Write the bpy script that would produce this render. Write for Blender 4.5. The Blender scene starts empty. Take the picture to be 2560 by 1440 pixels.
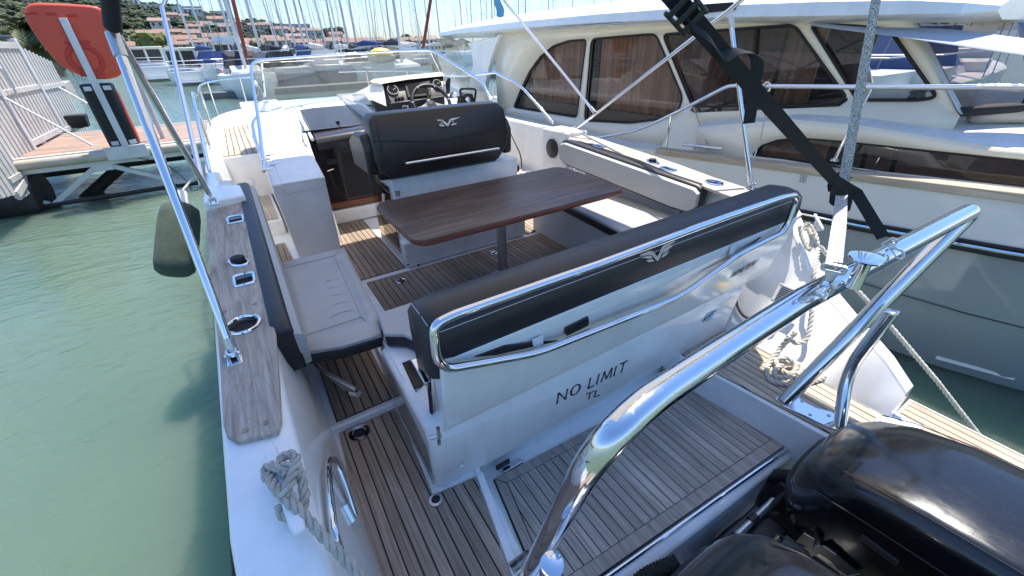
import bpy, bmesh, math, random
from mathutils import Vector, Matrix, Euler
random.seed(7)
sc = bpy.context.scene
col = sc.collection
# ------------------------------------------------------------------ camera
FPX = 1024.0                       # focal length in pixels of a 2560 px wide picture
CAMZ = 1.45                        # metres above the cockpit floor (z = 0); water lies at z = -0.55
R3 = Matrix(((0.84337285, -0.29420184, 0.44963043),
             (-0.53663214, -0.41857307, 0.73268174),
             (-0.02735313, -0.85921002, -0.51089132)))      # columns: right, down, forward
CAM = Vector((0, 0, CAMZ))
camd = bpy.data.cameras.new('camera')
camd.sensor_width = 36.0
camd.lens = FPX / 2560 * 36.0
camd.clip_start = 0.02
camd.clip_end = 4000
cam = bpy.data.objects.new('camera', camd)
col.objects.link(cam)
rt, dn, fw = R3.col[0], R3.col[1], R3.col[2]
cam.matrix_world = Matrix(((rt[0], -dn[0], -fw[0], CAM[0]), (rt[1], -dn[1], -fw[1], CAM[1]),
                           (rt[2], -dn[2], -fw[2], CAM[2]), (0, 0, 0, 1)))
sc.camera = cam
# ------------------------------------------------------------------ sky and sun
SUN = Vector((0.30, 0.22, 1.0)).normalized()
w = bpy.data.worlds.new('World'); sc.world = w; w.use_nodes = True
nt = w.node_tree
bg = nt.nodes['Background']
sky = nt.nodes.new('ShaderNodeTexSky'); sky.sky_type = 'NISHITA'; sky.sun_disc = False
sky.sun_elevation = math.asin(SUN.z); sky.sun_rotation = math.atan2(SUN.x, SUN.y)
sky.altitude = 0; sky.air_density = 1.3; sky.dust_density = 0.9; sky.ozone_density = 10.0
tint = nt.nodes.new('ShaderNodeMix'); tint.data_type = 'RGBA'; tint.blend_type = 'MULTIPLY'; tint.inputs[0].default_value = 1.0
tint.inputs[7].default_value = (0.93, 0.985, 1.07, 1)      # clean blue summer sky
nt.links.new(sky.outputs[0], tint.inputs[6]); nt.links.new(tint.outputs[2], bg.inputs[0]); bg.inputs[1].default_value = 0.092
sd = bpy.data.lights.new('sun', 'SUN'); sd.energy = 3.0; sd.angle = math.radians(0.53); sd.color = (1.0, 0.94, 0.84)
so = bpy.data.objects.new('sun', sd); col.objects.link(so); so.location = (3, 5, 12)
so.rotation_euler = SUN.to_track_quat('Z', 'Y').to_euler()
vs = sc.view_settings
vs.view_transform = 'Standard'; vs.look = 'None'; vs.exposure = 1.4; vs.gamma = 1.0; vs.use_curve_mapping = False
sc.cycles.use_denoising = True
sc.cycles.max_bounces = 8; sc.cycles.transparent_max_bounces = 12; sc.cycles.glossy_bounces = 5
sc.cycles.sample_clamp_indirect = 6.0; sc.cycles.caustics_reflective = False; sc.cycles.caustics_refractive = False
# ------------------------------------------------------------------ helpers
def p(x, y, X=None, Y=None, z=None, s=None):
    """world point seen at photo pixel (x, y) on the plane X=, Y=, z= or on the sheer plane z = s[0] + s[1] * Y"""
    d = R3 @ Vector((x - 1280, y - 720, FPX))
    if X is not None: t = X / d.x
    elif Y is not None: t = Y / d.y
    elif z is not None: t = (z - CAMZ) / d.z
    else: t = (s[0] - CAMZ) / (d.z - s[1] * d.y)
    return CAM + d * t
SH = (0.51, 0.06)                 # sheer of the motorboat's gunwale

def V(*a): return Vector(a)

class MB:
    def __init__(s): s.v = []; s.f = []
    def add(s, vs, fs):
        o = len(s.v); s.v += [tuple(q) for q in vs]; s.f += [tuple(i + o for i in f) for f in fs]; return s
    def box(s, x0, x1, y0, y1, z0, z1):
        return s.add([(x0,y0,z0),(x1,y0,z0),(x1,y1,z0),(x0,y1,z0),(x0,y0,z1),(x1,y0,z1),(x1,y1,z1),(x0,y1,z1)],
                     [(0,3,2,1),(4,5,6,7),(0,1,5,4),(1,2,6,5),(2,3,7,6),(3,0,4,7)])
    def obox(s, c, ax, ay, az):          # oriented box, half axes
        c, ax, ay, az = map(Vector, (c, ax, ay, az)); q = []
        for k in (-1, 1):
            for i, j in ((-1,-1),(1,-1),(1,1),(-1,1)): q.append(c + ax*i + ay*j + az*k)
        return s.add(q, [(0,3,2,1),(4,5,6,7),(0,1,5,4),(1,2,6,5),(2,3,7,6),(3,0,4,7)])
    def extr(s, pts, vec):               # polygon + the same moved by vec
        n = len(pts); pts = [Vector(q) for q in pts]; vec = Vector(vec)
        return s.add(pts + [q + vec for q in pts],
                     [tuple(range(n))[::-1], tuple(range(n, 2*n))] + [(i, (i+1) % n, n + (i+1) % n, n + i) for i in range(n)])
    def poly(s, pts): return s.add(pts, [tuple(range(len(pts)))])
    def loft(s, rings, closed=True, caps=True, wrap=False):
        n = len(rings[0]); vs = [q for r in rings for q in r]; fs = []
        m = len(rings)
        for a in range(m if wrap else m - 1):
            b = (a + 1) % m
            for i in range(n if closed else n - 1):
                j = (i + 1) % n
                fs.append((a*n+i, a*n+j, b*n+j, b*n+i))
        if caps and not wrap and closed:
            fs.append(tuple(range(n))[::-1]); fs.append(tuple((m-1)*n + i for i in range(n)))
        return s.add(vs, fs)
    def tube(s, path, r, n=10, closed=False, caps=True, flat=1.0):
        path = [Vector(q) for q in path]; m = len(path)
        rs = r if isinstance(r, (list, tuple)) else [r] * m
        T = []
        for i in range(m):
            a = path[(i-1) % m] if (closed or i > 0) else path[i]
            b = path[(i+1) % m] if (closed or i < m-1) else path[i]
            T.append((b - a).normalized())
        up = Vector((0,0,1)) if abs(T[0].z) < .9 else Vector((1,0,0))
        N = (up - T[0] * up.dot(T[0])).normalized(); rings = []
        for i in range(m):
            N = (N - T[i] * N.dot(T[i])).normalized(); B = T[i].cross(N)
            rings.append([path[i] + (N * math.cos(2*math.pi*k/n) * flat + B * math.sin(2*math.pi*k/n)) * rs[i] for k in range(n)])
        return s.loft(rings, True, caps, closed)
    def rope(s, path, r, pitch=None, n=6, per=.4):   # three laid strands
        path = resample(path, r * per * 2.2 if pitch is None else pitch / 10)
        pitch = pitch or r * 6.2
        m = len(path); T = [(path[min(i+1,m-1)] - path[max(i-1,0)]).normalized() for i in range(m)]
        up = Vector((0,0,1)) if abs(T[0].z) < .9 else Vector((1,0,0))
        N = (up - T[0]*up.dot(T[0])).normalized(); fr = []; L = 0
        for i in range(m):
            N = (N - T[i]*N.dot(T[i])).normalized()
            if i: L += (path[i]-path[i-1]).length
            fr.append((path[i], N.copy(), T[i].cross(N), L))
        for k in range(3):
            q = []
            for c, a, b, l in fr:
                t = 2*math.pi*(l/pitch + k/3); q.append(c + (a*math.cos(t) + b*math.sin(t)) * r * .58)
            s.tube(q, r * .50, n)
        return s
    def lathe(s, prof, c, ax=(0,0,1), n=24, caps=True):   # prof: (radius, height)
        c = Vector(c); ax = Vector(ax).normalized()
        up = Vector((0,0,1)) if abs(ax.z) < .9 else Vector((1,0,0))
        a = (up - ax*up.dot(ax)).normalized(); b = ax.cross(a)
        return s.loft([[c + ax*h + (a*math.cos(2*math.pi*k/n) + b*math.sin(2*math.pi*k/n))*r for k in range(n)] for r, h in prof], True, caps)
    def mesh(s, name):
        me = bpy.data.meshes.new(name); me.from_pydata(s.v, [], s.f); me.validate(); return me
    def build(s, name, mat, parent=None, smooth=40, bevel=0, seg=2, sub=0, loc=None, solid=0):
        me = s.mesh(name)
        bm = bmesh.new(); bm.from_mesh(me)
        bmesh.ops.recalc_face_normals(bm, faces=bm.faces); bm.to_mesh(me); bm.free()
        return link(me, name, mat, parent, smooth, bevel, seg, sub, loc, solid)

def link(me, name, mat, parent=None, smooth=40, bevel=0, seg=2, sub=0, loc=None, solid=0):
    if mat and not me.materials: me.materials.append(mat)
    if smooth:
        for q in me.polygons: q.use_smooth = True
        me.set_sharp_from_angle(angle=math.radians(smooth))
    o = bpy.data.objects.new(name, me); col.objects.link(o)
    if loc is not None: o.location = loc
    WM[o.name] = wmat(o)
    if parent is not None: hang(o, parent)
    if solid:
        m = o.modifiers.new('solid', 'SOLIDIFY'); m.thickness = solid; m.offset = 0
    if bevel:
        m = o.modifiers.new('bevel', 'BEVEL'); m.width = bevel; m.segments = seg; m.limit_method = 'ANGLE'
        m.angle_limit = math.radians(35); m.harden_normals = False
    if sub:
        m = o.modifiers.new('sub', 'SUBSURF'); m.levels = sub; m.render_levels = sub
    return o

def wmat(o): return Matrix.Translation(o.location)      # objects are only ever moved, never turned, while building
def hang(o, par):                        # parent without moving: everything is built in world coordinates
    o.parent = par; o.matrix_parent_inverse = WM[par.name].inverted(); return o
WM = {}
def resample(path, step):
    path = [Vector(q) for q in path]; out = [path[0].copy()]; acc = 0
    for a, b in zip(path, path[1:]):
        L = (b - a).length
        if L < 1e-9: continue
        t = step - acc
        while t <= L: out.append(a + (b-a) * (t/L)); t += step
        acc = L - (t - step)
    if (out[-1] - path[-1]).length > step * .3: out.append(path[-1].copy())
    return out

def crom(pts, n=8, closed=False):        # Catmull-Rom through the points
    P_ = [Vector(q) for q in pts]; m = len(P_); out = []
    for i in range(m if closed else m - 1):
        a = P_[(i-1) % m] if (closed or i) else P_[0]*2 - P_[1]
        b, c = P_[i], P_[(i+1) % m]
        d = P_[(i+2) % m] if (closed or i < m-2) else P_[-1]*2 - P_[-2]
        for k in range(n):
            t = k/n
            out.append(.5*((2*b) + (c-a)*t + (2*a-5*b+4*c-d)*t*t + (3*b-a-3*c+d)*t**3))
    if not closed: out.append(P_[-1])
    return out

def rnd(pts, r, n=6):                    # straight path with rounded corners
    P_ = [Vector(q) for q in pts]; out = [P_[0]]
    for i in range(1, len(P_)-1):
        a, b, c = P_[i-1], P_[i], P_[i+1]
        rr = r[i-1] if isinstance(r, (list, tuple)) else r
        d1, d2 = (a-b), (c-b); k = min(rr, d1.length*.48, d2.length*.48)
        s, e = b + d1.normalized()*k, b + d2.normalized()*k
        for t in range(n+1):
            u = t/n; out.append(s*(1-u)**2 + b*2*u*(1-u) + e*u*u)
    out.append(P_[-1]); return out

def empty(name, loc=(0,0,0), parent=None):
    o = bpy.data.objects.new(name, None); o.empty_display_size = .1; col.objects.link(o); o.location = loc
    WM[o.name] = wmat(o)
    if parent is not None: hang(o, parent)
    return o
def tag(o, label=None, cat=None, group=None, kind=None):
    if label: o['label'] = label
    if cat: o['category'] = cat
    if group: o['group'] = group
    if kind: o['kind'] = kind
    return o
def copy_tree(o, parent=None):
    c = o.copy(); col.objects.link(c); c.parent = parent
    for ch in list(o.children): copy_tree(ch, c)
    return c

def clip(poly, a, b, c):                 # keep a*x + b*y <= c
    out = []
    for i in range(len(poly)):
        q, r = poly[i], poly[(i+1) % len(poly)]
        dq, dr = a*q[0]+b*q[1]-c, a*r[0]+b*r[1]-c
        if dq <= 0: out.append(q)
        if dq*dr < 0:
            t = dq/(dq-dr); out.append((q[0]+(r[0]-q[0])*t, q[1]+(r[1]-q[1])*t))
    return out
def planks(poly, z, parent, mat, pitch=.0419, gap=.0055, th=.012, x0=None, axis=0, name='plank', lab=None):
    """boards running fore and aft (axis 0: strips in x), each a mesh of its own, above the caulked base"""
    lo = min(q[axis] for q in poly); hi = max(q[axis] for q in poly)
    x = lo if x0 is None else x0 + math.floor((lo-x0)/pitch)*pitch
    while x < hi - .004:
        if axis == 0: q = clip(clip(poly, -1, 0, -(x+gap/2)), 1, 0, x+pitch-gap/2)
        else: q = clip(clip(poly, 0, -1, -(x+gap/2)), 0, 1, x+pitch-gap/2)
        x += pitch
        if len(q) < 3: continue
        ar = abs(sum(q[i][0]*q[(i+1)%len(q)][1]-q[(i+1)%len(q)][0]*q[i][1] for i in range(len(q))))/2
        if ar < 2e-4: continue
        cx = sum(a[0] for a in q)/len(q); cy = sum(a[1] for a in q)/len(q)
        MB().extr([(a[0]-cx, a[1]-cy, -th) for a in q], (0,0,th)).build(name, mat, parent, smooth=0, loc=(cx, cy, z))

def holed(outer, holes, name, mat, par, solid=.03, smooth=30, bevel=0):
    bm = bmesh.new(); ed = []
    for lp in [outer] + holes:
        vs_ = [bm.verts.new(q) for q in lp]
        for i in range(len(vs_)): ed.append(bm.edges.new((vs_[i], vs_[(i+1) % len(vs_)])))
    bmesh.ops.triangle_fill(bm, use_beauty=True, use_dissolve=False, edges=ed)
    bmesh.ops.recalc_face_normals(bm, faces=bm.faces)
    me = bpy.data.meshes.new(name); bm.to_mesh(me); bm.free()
    return link(me, name, mat, par, smooth=smooth, solid=solid, bevel=bevel)
# ------------------------------------------------------------------ materials
def nodes(name):
    m = bpy.data.materials.new(name); m.use_nodes = True
    t = m.node_tree; return m, t, t.nodes['Principled BSDF']
def setp(b, **k):
    for n, v in k.items():
        n = {'rough':'Roughness','metal':'Metallic','color':'Base Color','coat':'Coat Weight','coatr':'Coat Roughness','spec':'Specular IOR Level',
             'ior':'IOR','trans':'Transmission Weight','alpha':'Alpha','sheen':'Sheen Weight','sss':'Subsurface Weight'}[n]
        if n == 'Base Color' and len(v) == 3: v = (*v, 1)
        b.inputs[n].default_value = v
def noise(t, scale=(1,1,1), sc_=1.0, det=3, rough=.55, src='Object', dist=0):
    tc = t.nodes.new('ShaderNodeTexCoord'); mp = t.nodes.new('ShaderNodeMapping'); mp.inputs['Scale'].default_value = scale
    t.links.new(tc.outputs[src], mp.inputs[0])
    n = t.nodes.new('ShaderNodeTexNoise'); n.inputs['Scale'].default_value = sc_; n.inputs['Detail'].default_value = det
    n.inputs['Roughness'].default_value = rough; n.inputs['Distortion'].default_value = dist
    t.links.new(mp.outputs[0], n.inputs['Vector']); return n
def ramp(t, src, stops):
    r = t.nodes.new('ShaderNodeValToRGB'); e = r.color_ramp.elements
    while len(e) < len(stops): e.new(.5)
    for q, (pos, c) in zip(e, stops): q.position = pos; q.color = (*c, 1) if len(c) == 3 else c
    t.links.new(src, r.inputs[0]); return r
def bump(t, b, src, strength=.2, dist=.01, prev=None):
    n = t.nodes.new('ShaderNodeBump'); n.inputs['Strength'].default_value = strength; n.inputs['Distance'].default_value = dist
    t.links.new(src, n.inputs['Height'])
    if prev: t.links.new(prev.outputs[0], n.inputs['Normal'])
    t.links.new(n.outputs[0], b.inputs['Normal']); return n
def plain(name, color, rough=.4, metal=0, var=.12, nsc=3.0, bmp=0, bsc=60, rvar=.0, rand=0, **k):
    """base colour with soft mottling; optional fine relief and per-object variation"""
    m, t, b = nodes(name); setp(b, color=color, rough=rough, metal=metal, **k)
    last = None
    if var:
        n = noise(t, sc_=nsc, det=5, rough=.6)
        lo = tuple(c*(1-var) for c in color); hi = tuple(min(1, c*(1+var*.6)) for c in color)
        last = ramp(t, n.outputs[0], [(.3, lo), (.7, hi)]).outputs[0]
        if rvar:
            mr = t.nodes.new('ShaderNodeMapRange'); mr.inputs[3].default_value = rough - rvar; mr.inputs[4].default_value = rough + rvar
            n2 = noise(t, sc_=nsc*2.5, det=6, rough=.7)
            t.links.new(n2.outputs[0], mr.inputs[0]); t.links.new(mr.outputs[0], b.inputs['Roughness'])
    if rand and last:
        oi = t.nodes.new('ShaderNodeObjectInfo'); hs = t.nodes.new('ShaderNodeHueSaturation')
        mr = t.nodes.new('ShaderNodeMapRange'); mr.inputs[3].default_value = 1-rand; mr.inputs[4].default_value = 1+rand
        t.links.new(oi.outputs['Random'], mr.inputs[0]); t.links.new(mr.outputs[0], hs.inputs['Value']); t.links.new(last, hs.inputs['Color']); last = hs.outputs[0]
    if last: t.links.new(last, b.inputs['Base Color'])
    if bmp: bump(t, b, noise(t, sc_=bsc, det=4).outputs[0], bmp, .004)
    return m
def wood(name, c1, c2, grain=(60, 2.2, 60), rough=.65, rand=.16, bmp=.25, spec=.4, dark=None, coat=0, axis=None, figure=0):
    m, t, b = nodes(name); setp(b, rough=rough, spec=spec, coat=coat, coatr=.12)
    oi = t.nodes.new('ShaderNodeObjectInfo')
    tc = t.nodes.new('ShaderNodeTexCoord'); mp = t.nodes.new('ShaderNodeMapping'); mp.inputs['Scale'].default_value = grain
    va = t.nodes.new('ShaderNodeVectorMath'); va.operation = 'ADD'
    vm = t.nodes.new('ShaderNodeVectorMath'); vm.operation = 'SCALE'; vm.inputs[0].default_value = (37.3, 91.7, 13.1)
    t.links.new(oi.outputs['Random'], vm.inputs['Scale'])
    t.links.new(tc.outputs['Object'], mp.inputs[0]); t.links.new(mp.outputs[0], va.inputs[0]); t.links.new(vm.outputs[0], va.inputs[1])
    n = t.nodes.new('ShaderNodeTexNoise'); n.inputs['Scale'].default_value = 1; n.inputs['Detail'].default_value = 6; n.inputs['Roughness'].default_value = .65
    n.inputs['Distortion'].default_value = .6
    t.links.new(va.outputs[0], n.inputs['Vector'])
    r = ramp(t, n.outputs[0], [(.28, dark or tuple(c*.6 for c in c1)), (.45, c1), (.72, c2)])
    last = r.outputs[0]
    if figure:                            # flat-sawn figure: distorted bands
        n3 = noise(t, scale=(grain[0]*.15, grain[1]*.75, grain[2]*.15), sc_=1, det=1, rough=.3, dist=.15)
        mu = t.nodes.new('ShaderNodeMath'); mu.operation = 'MULTIPLY'; mu.inputs[1].default_value = 15
        fr = t.nodes.new('ShaderNodeMath'); fr.operation = 'FRACT'
        t.links.new(n3.outputs[0], mu.inputs[0]); t.links.new(mu.outputs[0], fr.inputs[0])
        r3 = ramp(t, fr.outputs[0], [(0, (.62,)*3), (.16, (1,)*3), (.85, (1,)*3), (1, (.6,)*3)])
        mx3 = t.nodes.new('ShaderNodeMix'); mx3.data_type = 'RGBA'; mx3.blend_type = 'MULTIPLY'; mx3.inputs[0].default_value = figure
        t.links.new(last, mx3.inputs[6]); t.links.new(r3.outputs[0], mx3.inputs[7]); last = mx3.outputs[2]
    n2 = noise(t, sc_=2.2, det=4, rough=.6)            # weathering patches
    r2 = ramp(t, n2.outputs[0], [(.3, (.78,)*3), (.7, (1.12,)*3)])
    mx = t.nodes.new('ShaderNodeMix'); mx.data_type = 'RGBA'; mx.blend_type = 'MULTIPLY'; mx.inputs[0].default_value = 1
    t.links.new(last, mx.inputs[6]); t.links.new(r2.outputs[0], mx.inputs[7])
    hs = t.nodes.new('ShaderNodeHueSaturation'); mr = t.nodes.new('ShaderNodeMapRange'); mr.inputs[3].default_value = 1-rand; mr.inputs[4].default_value = 1+rand
    t.links.new(oi.outputs['Random'], mr.inputs[0]); t.links.new(mr.outputs[0], hs.inputs['Value']); t.links.new(mx.outputs[2], hs.inputs['Color'])
    t.links.new(hs.outputs[0], b.inputs['Base Color'])
    bump(t, b, n.outputs[0], bmp, .002)
    return m
def glass(name, tint, rough=.0, opacity=.3, spec=.5):
    """thin sheet: mirror reflection by fresnel over a tinted see-through sheet"""
    m = bpy.data.materials.new(name); m.use_nodes = True; t = m.node_tree; t.nodes.clear()
    o = t.nodes.new('ShaderNodeOutputMaterial'); mx = t.nodes.new('ShaderNodeMixShader'); fr = t.nodes.new('ShaderNodeFresnel')
    ge = t.nodes.new('ShaderNodeNewGeometry'); mt_ = t.nodes.new('ShaderNodeMath'); mt_.operation = 'MULTIPLY_ADD'; mt_.inputs[1].default_value = -(1.5-1/1.5); mt_.inputs[2].default_value = 1.5
    t.links.new(ge.outputs['Backfacing'], mt_.inputs[0]); t.links.new(mt_.outputs[0], fr.inputs[0])
    tr = t.nodes.new('ShaderNodeBsdfTransparent'); tr.inputs[0].default_value = (*tint, 1)
    gl = t.nodes.new('ShaderNodeBsdfGlossy'); gl.inputs['Roughness'].default_value = rough; gl.inputs['Color'].default_value = (.95,.97,1,1)
    df = t.nodes.new('ShaderNodeBsdfDiffuse'); df.inputs[0].default_value = (.55,.56,.52,1)
    m2 = t.nodes.new('ShaderNodeMixShader'); m2.inputs[0].default_value = opacity
    t.links.new(tr.outputs[0], m2.inputs[1]); t.links.new(df.outputs[0], m2.inputs[2])
    t.links.new(fr.outputs[0], mx.inputs[0]); t.links.new(m2.outputs[0], mx.inputs[1]); t.links.new(gl.outputs[0], mx.inputs[2]); t.links.new(mx.outputs[0], o.inputs[0])
    return m
M = {}
M['gel'] = plain('gelcoat_white', (.86,.855,.835), .16, var=.09, nsc=4.5, rvar=.05, coat=.25, coatr=.06)
M['gelmat'] = plain('gelcoat_nonslip', (.74,.74,.72), .5, var=.06, nsc=5, bmp=.25, bsc=500)
M['cream'] = plain('gelcoat_cream', (.86,.76,.59), .2, var=.05, nsc=1.6, rvar=.05, coat=.2, coatr=.08)
M['creamdeck'] = plain('deck_grey_white', (.72,.72,.70), .5, var=.14, nsc=9, bmp=.3, bsc=45)
M['navy'] = plain('hull_blue_grey', (.25,.29,.31), .12, var=.12, nsc=.8, rvar=.05, coat=.4, coatr=.05)
M['hullgrey'] = plain('hull_light_grey', (.62,.63,.63), .16, var=.06, nsc=1.2, rvar=.05, coat=.3, coatr=.05)
M['teak'] = wood('teak_weathered', (.31,.23,.17), (.47,.375,.30), grain=(95,3.0,95), rough=.7, rand=.17)
M['teakhatch'] = wood('teak_hatch_silvered', (.38,.315,.26), (.58,.51,.44), grain=(95,3.0,95), rough=.65, rand=.2)
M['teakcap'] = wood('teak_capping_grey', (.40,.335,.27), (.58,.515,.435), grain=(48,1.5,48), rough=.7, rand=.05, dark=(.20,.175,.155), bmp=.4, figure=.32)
M['teakcaplit'] = wood('teak_capping_sunlit', (.46,.405,.335), (.60,.55,.48), grain=(48,1.5,48), rough=.7, rand=.03, figure=.2)  # starboard copy of the capping teak, sunlight put into its paler colour
M['teakpale'] = wood('teak_pale_sunlit', (.46,.37,.275), (.60,.51,.40), grain=(60,2.2,60), rough=.7, rand=.08)  # lit copy of the deck teak: sunshine put into the colour
M['table'] = wood('table_brown_veneer', (.070,.047,.040), (.20,.145,.122), grain=(2.2,55,55), rough=.42, rand=0, bmp=.35, spec=.5, figure=0)
M['redwood'] = wood('red_brown_wood', (.17,.055,.03), (.26,.10,.055), grain=(2,60,60), rough=.4, rand=.1)
M['caulk'] = plain('black_caulking', (.012,.012,.013), .6, var=.2, nsc=30)
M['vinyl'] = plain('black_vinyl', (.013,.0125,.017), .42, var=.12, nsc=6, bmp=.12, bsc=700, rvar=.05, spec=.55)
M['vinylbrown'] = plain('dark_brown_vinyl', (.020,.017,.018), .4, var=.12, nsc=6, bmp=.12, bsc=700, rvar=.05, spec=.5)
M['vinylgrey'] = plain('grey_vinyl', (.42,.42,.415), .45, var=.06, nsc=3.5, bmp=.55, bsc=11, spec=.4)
M['stitch'] = plain('pale_thread', (.45,.43,.42), .7, var=0)
m_, t_, b_ = nodes('polished_steel'); setp(b_, color=(.74,.75,.77), metal=1, rough=.05); M['chrome'] = m_
n_ = noise(t_, sc_=38, det=8, rough=.72); r_ = ramp(t_, n_.outputs[0], [(.46,(.03,)*3),(.62,(.09,)*3),(.78,(.28,)*3)]); t_.links.new(r_.outputs[0], b_.inputs['Roughness'])
m_, t_, b_ = nodes('scuffed_steel'); setp(b_, color=(.72,.73,.75), metal=1); M['steel'] = m_
n_ = noise(t_, scale=(1,1,1), sc_=55, det=9, rough=.78); r_ = ramp(t_, n_.outputs[0], [(.42,(.035,)*3),(.56,(.12,)*3),(.72,(.42,)*3)]); t_.links.new(r_.outputs[0], b_.inputs['Roughness'])
bump(t_, b_, noise(t_, sc_=120, det=5).outputs[0], .05, .001)
M['alu'] = plain('brushed_aluminium', (.55,.56,.57), .35, .9, var=.12, nsc=8, rvar=.1)
M['cowl'] = plain('engine_cowl_black', (.009,.009,.010), .22, var=.4, nsc=5, rvar=.12, coat=.45, coatr=.06, bmp=.03, bsc=260)
M['plastic'] = plain('black_plastic', (.016,.016,.017), .42, var=.2, nsc=10)
M['rubber'] = plain('black_rubber', (.013,.013,.013), .7, var=.2, nsc=10)
M['darkgap'] = plain('dark_interior_shade', (.012,.011,.011), .7, var=.1)  # near-black colour stands in for shade inside recesses, slots and gaps
M['smoke'] = plain('smoked_acrylic', (.016,.013,.012), .045, var=.2, nsc=3, spec=.6, coat=.4, coatr=.03)
M['smokehatch'] = plain('smoked_hatch_dusty', (.040,.036,.042), .2, var=.35, nsc=40, rvar=.08, spec=.5)
M['panel'] = plain('instrument_panel_grey', (.026,.026,.028), .38, var=.15, nsc=8)
M['screen'] = plain('dark_screen', (.006,.007,.008), .06, var=0)
M['ropew'] = plain('white_rope', (.62,.58,.49), .85, var=.22, nsc=30, bmp=.4, bsc=260)
M['ropeg'] = plain('grey_rope', (.47,.44,.38), .85, var=.3, nsc=40, bmp=.4, bsc=260)
M['strap'] = plain('black_webbing', (.010,.010,.011), .75, var=.25, nsc=25, bmp=.3, bsc=500)
M['fender'] = plain('green_fender_cover', (.055,.078,.055), .95, var=.25, nsc=14, bmp=.6, bsc=180, sheen=.05)
M['fabric'] = plain('canopy_fabric_dark', (.020,.022,.032), .85, var=.15, nsc=6)
M['white'] = plain('white_plastic', (.80,.80,.79), .35, var=.04)
M['letter'] = plain('black_lettering', (.018,.02,.028), .35, var=0)
M['silver'] = plain('silver_emblem', (.62,.63,.65), .3, .6, var=0)
M['yellow'] = plain('yellow_paint', (.80,.52,.03), .45, var=.1)
M['bluegrey'] = plain('sticker_blue', (.18,.40,.55), .4, var=.05)
M['orange'] = plain('orange_red_plastic', (.62,.075,.036), .5, var=.14, nsc=3, rvar=.08)
M['orangedk'] = plain('red_plastic', (.50,.03,.018), .45, var=.12)
M['galv'] = plain('white_painted_metal', (.62,.61,.60), .45, var=.14, nsc=4, bmp=.05)
M['fencew'] = plain('white_fence_paint', (.56,.52,.475), .6, var=.16, nsc=5, rand=.06)
M['dockwood'] = wood('red_brown_decking', (.34,.225,.165), (.46,.335,.265), grain=(2.4,60,60), rough=.8, rand=.12)
M['beige'] = plain('beige_plastic', (.50,.44,.35), .6, var=.16, nsc=6)
M['concrete'] = plain('pale_concrete', (.42,.39,.35), .85, var=.2, nsc=5, bmp=.3, bsc=40)
M['wet'] = plain('weedy_dark_steel', (.035,.032,.025), .75, var=.45, nsc=14, bmp=.5, bsc=60)
M['rust'] = plain('dark_rusty_float', (.030,.022,.020), .6, var=.4, nsc=9, bmp=.2, bsc=40)
M['gws'] = glass('windscreen_glass', (.70,.70,.64), opacity=.17)
M['acrylic'] = glass('clear_acrylic', (.80,.80,.80), opacity=.05)
M['gtint'] = glass('brown_tinted_glass', (.66,.57,.50), opacity=.02)
M['gtintd'] = glass('dark_tinted_glass', (.50,.44,.40), opacity=.02)
M['gclear'] = glass('clear_glass', (.82,.84,.82), opacity=.03)
M['curtain'] = plain('beige_curtain', (.50,.36,.27), .9, var=.12, nsc=5)
M['curtainr'] = plain('brown_red_curtain', (.24,.12,.085), .9, var=.15, nsc=5)
m_, t_, b_ = nodes('grey_webbing'); setp(b_, rough=.55, color=(.5,.5,.5)); M['webgrey'] = m_
n_ = noise(t_, sc_=520, det=2, rough=.5); r_ = ramp(t_, n_.outputs[0], [(.42,(.10,.10,.10)),(.58,(.72,.71,.69))]); t_.links.new(r_.outputs[0], b_.inputs['Base Color']); bump(t_, b_, n_.outputs[0], .5, .002)
m_ = bpy.data.materials.new('canopy_cloth'); m_.use_nodes = True; t_ = m_.node_tree; t_.nodes.clear(); M['canopy'] = m_
o_ = t_.nodes.new('ShaderNodeOutputMaterial'); x_ = t_.nodes.new('ShaderNodeMixShader'); x_.inputs[0].default_value = .55
d1_ = t_.nodes.new('ShaderNodeBsdfDiffuse'); d1_.inputs[0].default_value = (.30,.29,.27,1); d2_ = t_.nodes.new('ShaderNodeBsdfTranslucent'); d2_.inputs[0].default_value = (.60,.54,.47,1)
t_.links.new(d1_.outputs[0], x_.inputs[1]); t_.links.new(d2_.outputs[0], x_.inputs[2]); t_.links.new(x_.outputs[0], o_.inputs[0])

# dust specks and polishing scratches on the engine cowls
t_ = M['cowl'].node_tree; b_ = t_.nodes['Principled BSDF']
n1_ = noise(t_, sc_=190, det=2, rough=.5); r1_ = ramp(t_, n1_.outputs[0], [(.70,(.007,.007,.008)),(.78,(.07,.07,.07))])
t_.links.new(r1_.outputs[0], b_.inputs['Base Color'])
n2_ = noise(t_, scale=(60,14,60), sc_=1, det=7, rough=.7); n3_ = noise(t_, sc_=6, det=5, rough=.7)
ml_ = t_.nodes.new('ShaderNodeMath'); ml_.operation = 'MULTIPLY'; t_.links.new(n2_.outputs[0], ml_.inputs[0]); t_.links.new(n3_.outputs[0], ml_.inputs[1])
r2_ = ramp(t_, ml_.outputs[0], [(.12,(.12,)*3),(.46,(.30,)*3)]); t_.links.new(r2_.outputs[0], b_.inputs['Roughness'])
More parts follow.
